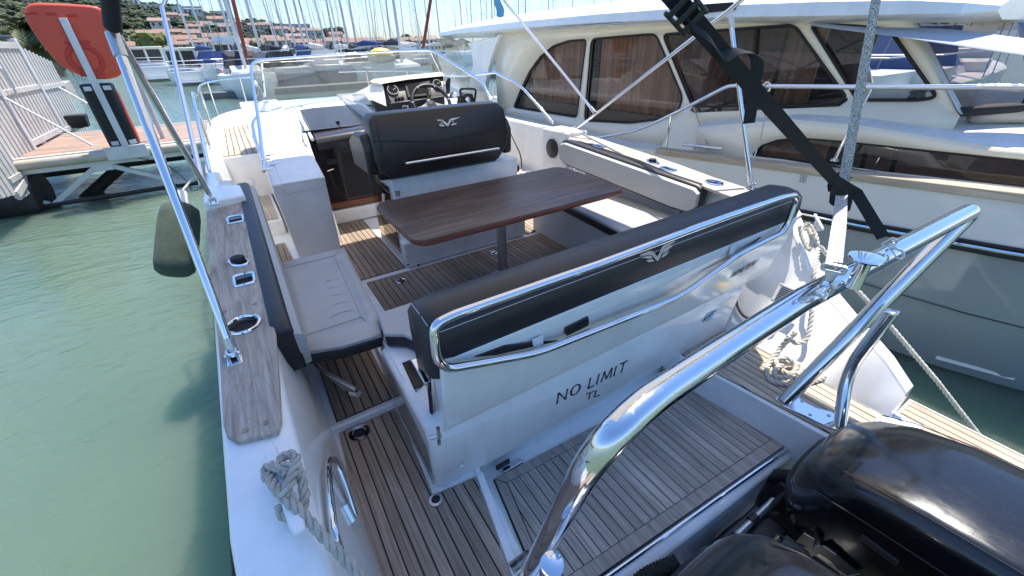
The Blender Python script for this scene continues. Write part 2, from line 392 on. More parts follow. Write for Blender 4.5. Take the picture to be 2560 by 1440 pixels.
# rain streaks and faint grime on the white gelcoat
t_ = M['gel'].node_tree; b_ = t_.nodes['Principled BSDF']; src_ = b_.inputs['Base Color'].links[0].from_socket
n1_ = noise(t_, scale=(16,16,1.2), sc_=1, det=6, rough=.65); r1_ = ramp(t_, n1_.outputs[0], [(.30,(.86,.855,.84)),(.52,(1,1,1))])
mx_ = t_.nodes.new('ShaderNodeMix'); mx_.data_type = 'RGBA'; mx_.blend_type = 'MULTIPLY'; mx_.inputs[0].default_value = .35
t_.links.new(src_, mx_.inputs[6]); t_.links.new(r1_.outputs[0], mx_.inputs[7]); t_.links.new(mx_.outputs[2], b_.inputs['Base Color'])
# ------------------------------------------------------------------ the motorboat
CX = 1.225; PZ = -0.19; WL = -0.55
def itp(tab, y):
    if y <= tab[0][0]: return tab[0][1]
    for (a, b), (c, d) in zip(tab, tab[1:]):
        if y <= c: return b + (d-b)*(y-a)/(c-a)
    return tab[-1][1]
HB = [(0,1.50),(1,1.512),(3,1.527),(5,1.54),(6.5,1.535),(7.2,1.50),(7.6,1.42),(7.9,1.31),(8.2,1.14),(8.45,.90),(8.62,.62),(8.72,.36),(8.78,.08)]
def zs(y): return .51 + .06*min(y,3.4) - .004*max(0,y-3.4)
DK = -.03                            # passage and side platform; the hatch platform lies lower at PZ
boat = empty('motorboat', (CX, 4.5, WL))
tag(boat, 'open white motorboat with teak decks, black upholstery and the name NO LIMIT on its transom', 'motorboat')
def part(o, parent=None): return hang(o, parent or boat)
hull = MB()
rings = []
for y in [.12,.35,.6,.75,1.05,1.5,2,2.5,3,3.36,3.40,4,4.5,5,5.6,6.2,6.7,7.2,7.6,7.9,8.2,8.45,8.62,8.72,8.78]:
    h = itp(HB, y); z = zs(y) if y > .7 else itp([(.12,.1),(.45,.42),(.7,.552)], y)
    tw = .155 if y < 3.38 else .075
    fl = .095 if y < 3.38 else .045
    if y > 8.0: tw = min(tw, h*.5); fl = min(fl, h*.3)
    o = CX - h
    rings.append([(CX,y,-1.0 + max(0,y-6)*.12),(CX-h*.88 + max(0,y-7)*.05,y,-.62 + max(0,y-7)*.1),(CX-h*.965,y,-.1),(o,y,z-.075),(o+.004,y,z-.022),(o+.010,y,z-.008),(o+.026,y,z),(o+tw,y,z),(o+tw+.016,y,z-.006),(o+tw+.022,y,z-.022),(o+tw+fl,y,min(.0,z-.2)),(o+tw+fl,y,-.33)])
hull.loft(rings, closed=False, caps=False)
rings = []
ST = {}
for x_, y_, X_ in ((2030,592,2.685),(2048,640,2.655),(2075,690,2.605),(2110,738,2.53),(2150,785,2.46),(2195,835,2.38),(2240,886,2.30)):
    q_ = p(x_, y_, X=X_); ST[q_.y] = (X_, q_.z)
ST[.20] = (2.28,.06)
for y in sorted(list(ST) + [1.12,1.3,1.5,2,2.5,3,3.36,3.40,4,4.5,5,5.6,6.2,6.7,7.2,7.6,7.9,8.2,8.45,8.62,8.72,8.78]):
    h = itp(HB, y); z = zs(y); o = CX + h; tw = .165 if y < 3.38 else .075; ib = 2.455 if y < 3.38 else o - .12
    if y in ST: o, z = ST[y]; tw = .075 + .09*max(0, y-.3)
    if y < 1.5: ib = 2.078 + (.377*min(1,(y-1.15)/.3) if y > 1.15 else 0)
    if y > 8.0: tw = min(tw, h*.5); ib = o - tw - min(.045, h*.3)
    rings.append([(CX,y,-1.0 + max(0,y-6)*.12),(CX+h*.88 - max(0,y-7)*.05,y,-.62 + max(0,y-7)*.1),(CX+h*.965 if y > 1 else o-.05,y,min(-.1,z-.12)),(o,y,z-.075),(o-.004,y,z-.022),(o-.010,y,z-.008),(o-.026,y,z),(o-tw,y,z),(o-tw-.016,y,z-.006),(o-tw-.022,y,z-.022),(ib,y,min(.0,z-.2) if y > 1.3 else min(z-.08,DK)),(ib,y,-.33)])
hull.loft(rings, closed=False, caps=False)
hull = part(hull.build('hull', M['gel'], None, smooth=50))
# closing face of the starboard quarter and port quarter
MB().poly([Vector(q) for q in rings[0][2:]]).build('quarter_end', M['gel'], boat, smooth=0)
MB().poly([(CX-1.45,.12,-.1),(CX-1.5,.12,.02),(CX-1.47,.12,.1),(CX-1.35,.12,.1),(CX-1.25,.12,-.1),(CX-1.25,.12,-.33)]).build('quarter_end', M['gel'], boat, smooth=0)
# dark rub rail round the hull
m = MB()
m.tube([(CX-itp(HB,y)-.004, y, zs(y)-.10) for y in [.3,1,2,3,4,5,6,6.7,7.2,7.6,7.9,8.2,8.45,8.62,8.72]], .016, 8)
m.tube([(CX+itp(HB,y)+.004, y, zs(y)-.10) for y in [1.2,2,3,4,5,6,6.7,7.2,7.6,7.9,8.2,8.45,8.62,8.72]], .016, 8)
m.build('rub_rail', M['rubber'], boat)
# raised blocks at the fore ends of the teak cappings
q_ = [p(505,508,z=.735),p(611,487,z=.735),p(600,461,z=.735),p(515,463,z=.735)]
q_[0].x = q_[3].x = CX - itp(HB,3) + .012
MB().extr([q - V(0,0,.20) for q in q_], (0,0,.20)).build('coaming_block', M['gel'], boat, bevel=.012, seg=3)
MB().box(2.505,2.742,3.03,3.42,-.01,.742).build('coaming_block', M['gel'], boat, bevel=.012, seg=3)
# teak cappings
S2 = (SH[0]+.017, SH[1])
def fitloop(x, y, kind, sx, sy, rot=0):
    c = p(x, y, s=S2); e = 6.0 if kind == 'rod_holder' else 2.0; pts = []
    for k in range(28):
        t = 2*math.pi*k/28; ct, st = math.cos(t), math.sin(t)
        q = V(sx*math.copysign(abs(ct)**(2/e), ct), sy*math.copysign(abs(st)**(2/e), st), 0)
        q.rotate(Euler((0,0,rot))); q.z = q.y*.06; pts.append(c + q)
    return pts, c
def capping(outline, fits, mat):
    loops = [fitloop(x, y, k, sx, sy, r) for x, y, k, sx, sy, r in fits]
    o = holed([p(x, y, s=S2) for x, y in outline], [l for (l, c), f in zip(loops, fits) if f[2] != 'socket'], 'teak_capping', mat, boat, solid=.017, smooth=0, bevel=.004)
    o.modifiers['solid'].offset = -1 if o.data.polygons[0].normal.z > 0 else 1
    for (l, c), f in zip(loops, fits):
        k = MB().tube([q + V(0,0,.002) for q in l], .0065, 8, closed=True).build(f[2], M['chrome'], o)
        if f[2] == 'socket':
            MB().extr([q + V(0,0,.0) for q in l], (0,0,.004)).build('flange', M['chrome'], k)
            MB().lathe([(.028,0),(.03,.012),(.026,.02),(.0,.022)], c + V(0,.004,.006), n=20).build('rubber_cap', M['rubber'], k)
            continue
        w_ = MB(); w_.loft([[q + V(0,0,-.001) for q in l], [c + (q-c)*.95 - V(0,0,.0155) for q in l]], caps=False); w_.build('inner_wall', M['chrome'] if f[2] == 'cup_holder' else M['alu'], k)
        MB().poly([c + (q-c)*.95 - V(0,0,.0152) for q in l]).build('recess', M['darkgap'], k, smooth=0)  # dark disc, coloured like the shade of a deeper hole
    return o
capp = capping([(590,1104),(566,1090),(557,1060),(548,900),(528,700),(518,600),(515,528),(606,503),(612,530),(625,580),(655,700),(688,830),(698,960),(702,1050),(694,1078),(680,1084)],
    [(589,549,'rod_holder',.036,.050,0),(611,699,'rod_holder',.036,.048,0),(609,812,'cup_holder',.052,.052,0),(597,656,'socket',.028,.048,.6)], M['teakcap'])
caps_ = capping([(2006,536),(1992,545),(1940,536),(1850,500),(1735,456),(1600,400),(1450,352),(1420,349),(1432,335),(1480,340),(1600,378),(1700,412),(1880,478),(1995,520)],
    [(1497,366,'rod_holder',.028,.052,0),(1670,423,'rod_holder',.030,.056,0),(1786,457,'cup_holder',.050,.052,0),(1632,406,'socket',.03,.06,-.2)], M['teakcaplit'])
for x, y in ((613,1076),(665,1057),(636,760),(560,780)):
    c = p(x, y, s=S2); MB().lathe([(.009,0),(.009,.0012)], c, n=14).build('wood_plug', M['teak'], capp)
# ---- floors
def sheet(name, poly, z, mat, parent=None):
    return MB().extr([(x, y, z-.02) for x, y in poly], (0,0,.02)).build(name, mat, parent or boat, smooth=0)
floor = sheet('cockpit_floor', [(-.08,1.50),(2.5,1.50),(2.5,4.2),(2.3,5.7),(-.26,5.7)], -.008, M['gel'])
for poly, x0 in (([(.395,2.815),(.775,2.815),(.775,4.05),(.485,4.05)], .47),
             ([(.455,1.53),(2.06,1.53),(2.06,2.745),(.455,2.745)], .455),
             ([(-.015,1.54),(.262,1.54),(.262,2.5),(-.01,2.5)], -.012),
             ([(1.89,2.80),(2.38,2.80),(2.38,3.7),(1.89,3.7)], 1.89),
             ([(-.1,3.05),(.08,3.05),(.05,3.9),(-.16,3.9)], -.1)):
    g = [(x, y) for x, y in poly]
    MB().extr([(x, y, -.010) for x, y in g], (0,0,.006)).build('caulking', M['caulk'], floor, smooth=0)
    planks(poly, .002, floor, M['teak'], x0=x0, th=.008)
for x, y in ((1003,703),(1233,632)):
    c = p(x, y, z=.003)
    o = MB(); o.tube([c + V(.032*math.cos(t*math.pi/10), .032*math.sin(t*math.pi/10), .001) for t in range(20)], .006, 8, closed=True)
    o = o.build('hatch_ring', M['chrome'], floor); MB().lathe([(.03,-.001),(.03,.001)], c, n=20).build('recess', M['darkgap'], floor)  # flat disc, its dark colour standing in for shade within the ring
    MB().tube([c + V(-.02,0,.003), c + V(.02,.006,.003)], .005, 8).build('ring_handle', M['chrome'], floor)
wk = MB().box(-.26,.10,4.15,5.12,-.02,.126).build('side_step', M['gel'], boat, bevel=.012)
planks([(-.20,4.2),(.07,4.2),(.07,5.06),(-.20,5.06)], .134, wk, M['teakpale'], th=.008)
# raised side deck of the helm (starboard) and riser of the bow deck
sidedeck = MB().box(2.10,2.62,3.75,5.7,-.02,.24).build('side_step', M['gel'], boat, bevel=.012)
planks([(2.14,3.82),(2.58,3.82),(2.58,5.6),(2.14,5.6)], .249, sidedeck, M['teakpale'], pitch=.05, th=.008)
# passage through the transom, one step lower
pk = [p(x, y, z=DK) for x, y in ((848,1080),(985,1020),(1000,1040),(1082,1238),(1188,1192),(1262,1400))]
dd_ = (pk[5]-pk[4]); ext_ = pk[4] + dd_*3.2; lft = p(930,1440,z=DK); ll_ = lft + (lft-pk[0])*.9
pp = [(pk[0].x,1.52),(pk[1].x+.012,1.52),(pk[2].x,pk[2].y),(pk[3].x,pk[3].y),(pk[4].x,pk[4].y),(ext_.x,ext_.y),(ll_.x,ext_.y),(lft.x,lft.y)]
passage = sheet('passage_floor', [(-.14,.2),(pk[5].x+.02,.2),(pk[4].x+.03,pk[4].y),(pk[4].x+.03,1.04),(.30,1.04),(.30,1.52),(-.1,1.52)], DK-.008, M['gel'])
MB().extr([(x, y, DK-.010) for x, y in pp], (0,0,.006)).build('caulking', M['caulk'], passage, smooth=0)
planks(pp, DK+.002, passage, M['teak'], pitch=.0419, x0=.0, th=.008)
step = MB().box(-.06,.262,1.495,1.528,DK-.02,.006).build('step_lip', M['gel'], boat, bevel=.008)
c = p(899, 1083, z=DK+.004)
o = MB().lathe([(.045,0),(.045,.006),(.030,.008),(.026,.004)], c, n=28).build('drain_ring', M['chrome'], passage)
MB().lathe([(.027,.0042),(.027,.0052)], c, n=24).build('grille', M['rubber'], o); MB().lathe([(.012,.005),(.012,.009),(.004,.010)], c, n=16).build('cap', M['plastic'], o)
c = p(1090, 1251, z=DK+.004)
o = MB().lathe([(.026,0),(.026,.006),(.017,.008)], c, n=28, caps=False).build('drain_ring', M['alu'], passage)
MB().lathe([(.018,.003),(.018,.0042)], c, n=24).build('recess', M['darkgap'], o)
# grab handle on the port quarter
def pc(x, y, off):                       # over the leaning inner face of the port coaming
    d_ = R3 @ V(x-1280, y-720, FPX); t = (-.037 + off - .17*CAMZ)/(d_.x + .17*d_.z); return CAM + d_*t
MB().tube(crom([pc(866,1405,.008), pc(850,1380,.02), pc(832,1310,.034), pc(821,1200,.036), pc(822,1158,.034), pc(832,1149,.034), pc(844,1165,.032), pc(868,1230,.02), pc(888,1288,.008)], 5), .0105, 10).build('grab_handle', M['chrome'], boat)
MB().tube([pc(858,1262,.012), pc(880,1302,.012)], .016, 14).build('rod_socket', M['chrome'], boat)
# cleats
def cleat(px1, px2, mat, parent, w=.016, name='mooring_cleat'):
    a, b = px1, px2; d = (b-a).normalized(); up = V(0,0,1); s_ = d.cross(up)
    m = MB(); R_ = []
    for t in (0,.08,.3,.5,.7,.92,1):
        c = a + (b-a)*t; k = w*(.75 if t in (0,1) else 1); hgt = .008 + .004*(t not in (0,1))
        R_.append([c + s_*k + up*0, c + s_*k*.8 + up*hgt, c - s_*k*.8 + up*hgt, c - s_*k])
    m.loft(R_); c = (a+b)/2
    for t in (.38,.62):
        q = a + (b-a)*t; m.lathe([(.014,-.034),(.011,-.015),(.012,.002)], q, n=12)
    return m.build(name, mat, parent, bevel=.003)
cz = V(0,0,.03)
cleat(p(672,1116,z=.60), p(752,1335,z=.585), M['white'], boat)
# ---- transom and stern bench
tr = MB(); prof = [(1.075,PZ-.02),(1.07,PZ+.03),(.992,DK),(.955,.28),(.975,.33),(1.30,.34),(1.50,.34),(1.50,PZ-.02)]
xs = [.238,.27,2.06,2.075]
R_ = []
for i, x in enumerate(xs):
    k = .02 if i in (0,3) else 0
    R_.append([(x, y + (k if y < 1.2 else 0), z - (k if z > .2 else 0)) for y, z in prof])
transom = tr.loft(R_).build('transom', M['gel'], boat, bevel=.01, seg=3)
sh = MB(); prof = [(.99,.29),(.945,.315),(.925,.36),(.880,.60),(.868,.672),(.874,.685),(.888,.685),(.905,.62),(1.07,.55),(1.07,.29)]
shell = sh.loft([[(x, y, z) for y, z in prof] for x in (.288,.31,2.19,2.205)]).build('bench_shell', M['gel'], boat, bevel=.008, seg=3)
# cushion of the bench back
R_ = []
for x in (.268,.285,.33,.7,1.25,1.8,2.16,2.20,2.215):
    e = .018 if x in (.268,2.215) else (.006 if x in (.285,2.20) else 0)
    q = []
    for y, z in [(.89,.60),(.872,.68),(.868,.74),(.874,.785),(.900,.808),(.96,.818),(1.03,.812),(1.06,.79),(1.068,.72),(1.06,.55)]:
        q.append((x, y + (e if y < .96 else -e), z - (e if z > .7 else 0)))
    R_.append(q)
bback = MB().loft(R_).build('bench_backrest', M['vinyl'], boat, smooth=60)
def seamline(pts, r, mat, parent, name='seam'):
    return MB().tube(pts, r, 5).build(name, mat, parent)
seamline([(.30,.8725,.782)] + [(x,.8735,.7835) for x in (.6,1.2,1.8)] + [(2.17,.8735,.7835)], .0016, M['stitch'], bback)
seamline([(.278,.90,.795),(.277,.96,.806),(.279,1.03,.80)], .0016, M['stitch'], bback)
rail = [p(x, y, Y=.838) for x, y in ((1500,660),(1130,789),(1083,815),(1092,900),(1120,922),(1345,882),(1700,742),(1850,634),(1962,578),(1996,486),(1960,492),(1800,548))]
brail = MB().tube(rnd(rail + [rail[0]], [.05,.07,.06,.05,.06,.1,.06,.06,.05,.05,.05])[:-1], .0135, 12, closed=True).build('bench_rail', M['chrome'], boat)
for x, y in ((1345,862),(1830,628)):           # clear tabs buttoned over the rail
    q = p(x, y, Y=.862); MB().extr([q + V(-.022,0,.03), q + V(.022,0,.03), q + V(.018,-.006,-.03), q + V(0,-.008,-.05), q + V(-.018,-.006,-.03)], (0,.003,0)).build('strap_tab', M['white'], brail, bevel=.001)
    MB().lathe([(.008,0),(.007,.004)], q + V(0,-.004,-.012), ax=(0,-1,0), n=14).build('button', M['white'], brail)
# wing-shaped grips with rubber treads beside the rail
for a in (((1185,890),(1260,862),(1345,852),(1395,850),(1345,862),(1240,885)), ((1760,690),(1830,640),(1900,592),(1880,612),(1820,660))):
    q = [p(x, y, Y=.872) for x, y in a]
    g = MB().extr(q, (0,-.006,0)).build('tread', M['panel'], shell, bevel=.001)
for i in range(6):
    a = p(1225+i*22, 878-i*3.4, Y=.8655); b = p(1215+i*22, 885-i*3.6, Y=.8655); MB().tube([a, b], .0015, 5).build('groove', M['darkgap'], shell)
# latch
SHP = [(.32,.945),(.36,.925),(.60,.880),(.672,.868),(.685,.874)]
def shell_at(x, y, off=0):               # on the aft face of the bench shell
    Y_ = .9
    for _ in range(12): q_ = p(x, y, Y=Y_); Y_ = itp(SHP, q_.z)
    q_ = p(x, y, Y=Y_); q_.y -= off; return q_
q = [shell_at(x, y, .001) for x, y in ((1410,818),(1468,789),(1470,800),(1468,812),(1415,838),(1409,830))]
lt = MB().extr(q, (0,-.007,0)).build('latch', M['plastic'], shell, bevel=.003)
q = [shell_at(x, y, .0085) for x, y in ((1438,812),(1464,798),(1464,806),(1440,820))]; MB().extr(q, (0,-.003,0)).build('latch_handle', M['rubber'], lt, bevel=.001)
# white snap buttons
for x, y in ((1154,992),(1172,1010),(1152,1163),(1602,806),(1367,885),(1690,770),(1660,770)):
    q = p(x, y, Y=.975 if y > 980 else .94); MB().lathe([(.008,0),(.008,.004),(.004,.006)], q + V(0,-.004,0), ax=(0,-1,0), n=14).build('snap', M['white'], transom)
for x, y in ((1260,1165),(1665,930)):
    q = p(x, y, z=-.16); MB().obox(q + V(0,.01,0), (.035,0,0), (0,.006,0), (0,0,.012)).build('hinge', M['plastic'], transom, bevel=.002)
# steel cheek plate, acrylic gate and its hinge on the passage side of the transom
q = [p(x, y, Y=.955) for x, y in ((1078,938),(1115,930),(1122,1012),(1085,1035))]
ck = MB().extr(q, (0,.012,0)).build('cheek_plate', M['chrome'], boat, bevel=.004)
for x, y in ((1104,951),(1107,982),(1108,1010)):
    MB().lathe([(.006,0),(.005,.003)], p(x, y, Y=.953), ax=(0,-1,0), n=10).build('screw', M['alu'], ck)
g = [p(x, y, X=.262) for x, y in ((1000,905),(1040,880),(1062,960),(1072,1040),(1095,1155),(1070,1120))]
gate = MB().extr([V(.230,1.66,.30),V(.230,1.30,.31),V(.230,1.01,.20),V(.230,1.0,.0),V(.230,1.12,.03),V(.230,1.40,.10)], (.006,0,0)).build('transom_gate', M['acrylic'], boat, bevel=.001)
MB().tube([p(1075,1095,X=.215), p(1103,1088,X=.245)], .007, 8).build('gate_hinge', M['chrome'], boat)
MB().tube([p(1095,1070,X=.232), p(1098,1110,X=.232)], .006, 8).build('gate_hinge', M['chrome'], boat)
# side panel of the bench with its steel bracket
sp = [V(.242,1.06,.02),V(.248,1.12,.22),V(.256,1.26,.34),V(.262,1.62,.34),V(.262,1.64,-.01),V(.242,1.06,-.035)]
MB().extr(sp, (.014,0,0)).build('side_panel', M['gel'], boat, bevel=.006)
br = MB().extr([p(x, y, X=.258) for x, y in ((1003,905),(1027,900),(1062,960),(1040,985))], (.02,0,0)).build('seat_bracket', M['chrome'], boat, bevel=.003)
MB().tube([V(.30,.94,.68),V(.285,1.02,.45),V(.28,1.05,.25)], .012, 8, flat=.3).build('strap', M['strap'], boat)
# bench cushion
R_ = lambda z0, z1, g: MB().extr([(x, y, z0) for x, y in ((.285+g,1.645-g),(2.20,1.645-g),(2.20,1.06),(.40,1.06),(.385,1.30),(.33,1.42),(.262+g,1.47))], (0,0,z1-z0))
bc = R_(.345,.40,.004).build('bench_cushion', M['vinyl'], boat, bevel=.012, seg=3)
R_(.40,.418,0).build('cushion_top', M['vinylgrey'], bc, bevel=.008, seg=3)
# port folding seat
def seat(pts, z, name):
    o = MB().extr([(x, y, z-.075) for x, y in pts], (0,0,.055)).build(name, M['vinyl'], boat, bevel=.012, seg=3)
    cx = sum(q[0] for q in pts)/len(pts); cy = sum(q[1] for q in pts)/len(pts)
    me = MB(); n = len(pts); r = [[(cx+(x-cx)*k, cy+(y-cy)*k, zz) for x, y in pts] for k, zz in ((1,z-.02),(1.005,z-.006),(.97,z),(.70,z+.003),(.68,z),(.3,z+.006))]
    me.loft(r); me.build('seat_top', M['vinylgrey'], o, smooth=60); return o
ps = seat([(-.055,2.57),(.345,2.565),(.318,2.1),(.292,1.62),(.262,1.53),(.1,1.545),(-.075,1.60)], .385, 'side_seat')
sq = [(-.02,2.46),(.26,2.455),(.225,1.70),(-.035,1.70)]
MB().tube([V(x, y, .3895) for x, y in sq + sq[:1]], .0022, 5).build('piping', M['stitch'], ps)
for a_, b_ in (((.26,2.455),(.343,2.56)),((.225,1.70),(.262,1.535))): MB().tube([V(*a_,.3895), V(*b_,.383)], .002, 5).build('piping', M['stitch'], ps)
for k_ in range(5):
    y_ = 1.78 + .09*k_; MB().tube(crom([V(.10+.02*k_,y_,.3885), V(.16,y_+.012,.3905), V(.215,y_-.004,.3885)], 4), .004, 6).build('crease', M['vinylgrey'], ps)
q = [p(x, y, z=.20) for x, y in ((712,835),(740,828),(830,890),(832,905),(805,905))]
MB().extr([V(-.03,1.66,.27),V(-.02,1.60,.27),V(.09,1.47,.19),V(.10,1.50,.15),V(.05,1.53,.16)], (.012,.014,0)).build('seat_bracket', M['alu'], boat, bevel=.003)
MB().lathe([(.016,-.02),(.016,.02)], V(.09,1.475,.17), ax=(.6,-.8,0), n=16).build('pivot', M['chrome'], boat)
MB().extr([(-.06,2.53,.10),(.30,2.53,.10),(.30,2.53,.31),(-.06,2.53,.31)], (0,.02,0)).build('seat_support', M['gelmat'], boat)
# port side backrest, black with a pale inner face
def sback(x0, x1, ys, zb, zt, nose, face_x, name='side_backrest'):
    R_ = []
    for y in ys:
        e = .012 if y in (ys[0], ys[-1]) else 0
        dz = .06*(y - 1.4)
        b = zb + dz + (nose if y == ys[0] else (nose*.25 if y == ys[1] else 0))
        R_.append([(x0, y, b+e), (x0, y, zt+dz-.015-e), (x0 + (x1-x0)*.2, y, zt+dz-e), (x0 + (x1-x0)*.8, y, zt+dz-e), (x1, y, zt+dz-.015-e), (x1, y, b+e)])
    o = MB().loft(R_).build(name, M['vinyl'], boat, smooth=50, bevel=.008, seg=2)
    m = MB(); fx = x1 if face_x > 0 else x0
    R_ = []
    for y in ys:
        dz = .06*(y - 1.4); b = zb + dz + (nose if y == ys[0] else (nose*.25 if y == ys[1] else 0))
        e = .02 if y in (ys[0], ys[-1]) else 0
        R_.append([(fx - .004*face_x, y, b+.012+e), (fx + .022*face_x, y, b+.022+e), (fx + .03*face_x, y, (b+zt+dz)/2), (fx + .022*face_x, y, zt+dz-.03-e), (fx - .004*face_x, y, zt+dz-.018-e)])
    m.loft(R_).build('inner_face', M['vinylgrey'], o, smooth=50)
    return o
sback(-.125, -.045, [1.43,1.47,1.62,2.2,2.8,3.18,3.235], .36, .615, .10, 1)
sback(2.42, 2.50, [1.56,1.60,1.75,2.2,2.6,2.95,3.005], .40, .615, .05, -1)
# starboard seat
seat([(1.92,1.55),(2.44,1.55),(2.46,2.85),(2.02,2.85)], .37, 'side_seat')
MB().box(1.99,2.45,1.6,2.85,-.01,.30).build('seat_locker', M['gelmat'], boat, bevel=.01)
for yy in (1.68,):
    MB().tube([V(2.43,yy,.41),V(2.46,yy+.05,.30)], .012, 8).build('seat_bracket', M['chrome'], boat)
hg = MB().extr([p(x, y, X=2.455) for x, y in ((1449,412),(1466,416),(1466,440),(1449,436))], (-.012,0,0)).build('seat_hinge', M['chrome'], boat, bevel=.002)
MB().lathe([(.03,0),(.03,.01),(.02,.016)], p(1441,424,X=2.455), ax=(-1,0,0), n=20).build('seat_hinge', M['chrome'], boat)
# loudspeaker in the starboard coaming
q = p(1381,371,X=2.50)
spk = MB().lathe([(.088,0),(.088,.012),(.080,.016)], q, ax=(-1,0,0), n=32).build('speaker', M['plastic'], boat)
MB().lathe([(.078,.014),(.02,.002),(.02,.012),(.0,.016)], q, ax=(-1,0,0), n=32).build('speaker_cone', M['rubber'], spk)
# ---- helm seat on its locker base
hbase = MB().box(.792,1.852,2.865,3.50,0,.66).build('helm_locker', M['gel'], boat, bevel=.014, seg=3)
MB().box(.778,1.866,2.782,2.88,0,.205).build('plinth', M['gel'], hbase, bevel=.012, seg=3)
MB().extr([(.786,2.90,.07),(.786,3.46,.07),(.786,3.46,.60),(.786,2.90,.60)], (.004,0,0)).build('locker_door', M['chrome'], hbase, bevel=.002)
dk = MB().extr([(.783,2.93,.12),(.783,3.30,.12),(.783,3.30,.55),(.783,2.93,.55)], (.002,0,0)).build('door_panel', M['smoke'], hbase)
MB().extr([p(x, y, X=.781) for x, y in ((955,482),(962,486),(963,506),(956,502))], (-.003,0,0)).build('door_label', M['alu'], hbase)
MB().extr([p(x, y, Y=2.862) for x, y in ((986,475),(999,474),(999,490),(990,490))], (0,-.012,0)).build('door_latch', M['chrome'], hbase, bevel=.003)
for x, y in ((1020,662),(1046,663)):
    MB().lathe([(.008,0),(.008,.003)], p(x, y, Y=2.78), ax=(0,-1,0), n=12).build('plug', M['rubber'], hbase)
MB().lathe([(.035,0),(.045,.05),(.03,.09)], p(1272,425,X=1.86), ax=(1,0,0), n=18).build('socket_cover', M['plastic'], hbase)
hs = empty('helm_seat', (1.25,2.9,.66)); tag(hs, 'black helm seat with silver wing emblem and steel grab rail on its back', 'seat')
hs_m = []
pts = [p(x, y, Y=2.75) for x, y in ((935,290),(1010,281),(1095,272),(1180,263),(1248,257),(1264,272),(1270,330),(1262,365),(1243,394),(1110,420),(975,442),(950,432),(937,400),(928,345),(925,305))]
cxs = sum((q for q in pts), V(0,0,0))/len(pts)
R_ = []
for k, yy in ((.955,2.735),(.99,2.745),(1.0,2.765),(1.0,2.88),(.985,2.905),(.94,2.92)):
    R_.append([V(cxs.x + (q.x-cxs.x)*(1-(1-k)*.5), yy + .10*(cxs.z - q.z)*(-1) + (.02 if q.z > 1.0 else 0), cxs.z + (q.z-cxs.z)*k) for q in pts])
sb = hang(MB().loft(R_).build('backrest', M['vinylbrown'], None, smooth=65), hs)
# upper pad, darker, folded over the top
R_ = []
up = [(932,296),(1095,276),(1250,258)]
hang(MB().extr([V(.64,2.80,.72),V(.64,3.20,.72),V(.64,3.22,.90),V(.64,3.05,.97),V(.64,2.85,.98),V(.64,2.79,.90)], (.08,0,0)).build('armrest', M['vinylbrown'], None, bevel=.025, seg=4), hs)
hang(MB().extr([V(1.68,2.80,.72),V(1.68,3.20,.72),V(1.68,3.22,.90),V(1.68,3.05,.97),V(1.68,2.85,.98),V(1.68,2.79,.90)], (.08,0,0)).build('armrest', M['vinylbrown'], None, bevel=.025, seg=4), hs)
hang(MB().box(.71,1.68,2.86,3.42,.66,.79).build('seat_cushion', M['vinyl'], None, bevel=.03, seg=4), hs)
Yb = 2.735
def onback(x, y, off=0):
    q = p(x, y, Y=2.735); q.y = 2.735 + .10*(q.z-cxs.z) + (.02 if q.z > 1.0 else 0) - off; return q
hang(MB().tube(crom([onback(x, y, .001) for x, y in ((932,353),(1000,352),(1060,353),(1110,350),(1170,338),(1262,318))], 8), .004, 6).build('seam', M['caulk'], None), hs)
hang(MB().tube(crom([onback(x, y, .001) for x, y in ((942,300),(948,350),(957,410),(968,436))], 6), .0025, 6).build('seam', M['caulk'], None), hs)
a, b = onback(1010,405,0), onback(1240,368,0)
hang(MB().tube(rnd([a, a + V(0,-.035,0), b + V(0,-.035,0), b], .02), .0095, 10).build('grab_rail', M['chrome'], None), hs)
# winged emblem, drawn on the unit square
def emblem(fn, parent, w=1.0, hangp=None):
    strips = [[(.02,.62),(.06,.50),(.30,.46),(.42,.12),(.50,.0),(.50,.14),(.42,.30),(.34,.60)],
              [(.0,.86),(.36,.80),(.44,.42),(.50,.28),(.50,.40),(.46,.52),(.40,.96),(.04,.98)]]
    strips = [[(-1,1.0),(-.52,.74),(-.32,.60),(-.07,.04),(0,-.06),(0,.34),(-.06,.40),(-.24,.86),(-.42,1.0)],
              [(-.86,.72),(-.52,.44),(-.30,.36),(-.36,.56),(-.50,.66)],
              [(-.66,.36),(-.50,.14),(-.20,.06),(-.28,.26),(-.46,.34)]]
    for s_ in strips:
        for sg in (-1, 1):
            q = [fn(sg*x, y) for x, y in s_]
            n = (q[2]-q[0]).cross(q[4]-q[0]).normalized()
            if n.dot(CAM - q[0]) < 0: n = -n
            o = MB().extr([a + n*.0005 for a in q], n*.0025).build('emblem', M['silver'], None, smooth=0)
            if hangp: hang(o, hangp)
            else: hang(o, parent)
c0 = onback(1118,306,.001)
emblem(lambda u, v: onback(1120 + u*36 , 316 - v*17 - u*4, .001), None, hangp=hs)
emblem(lambda u, v: p(1643 + u*44, 650 - v*30 - u*18, Y=.866), bback)
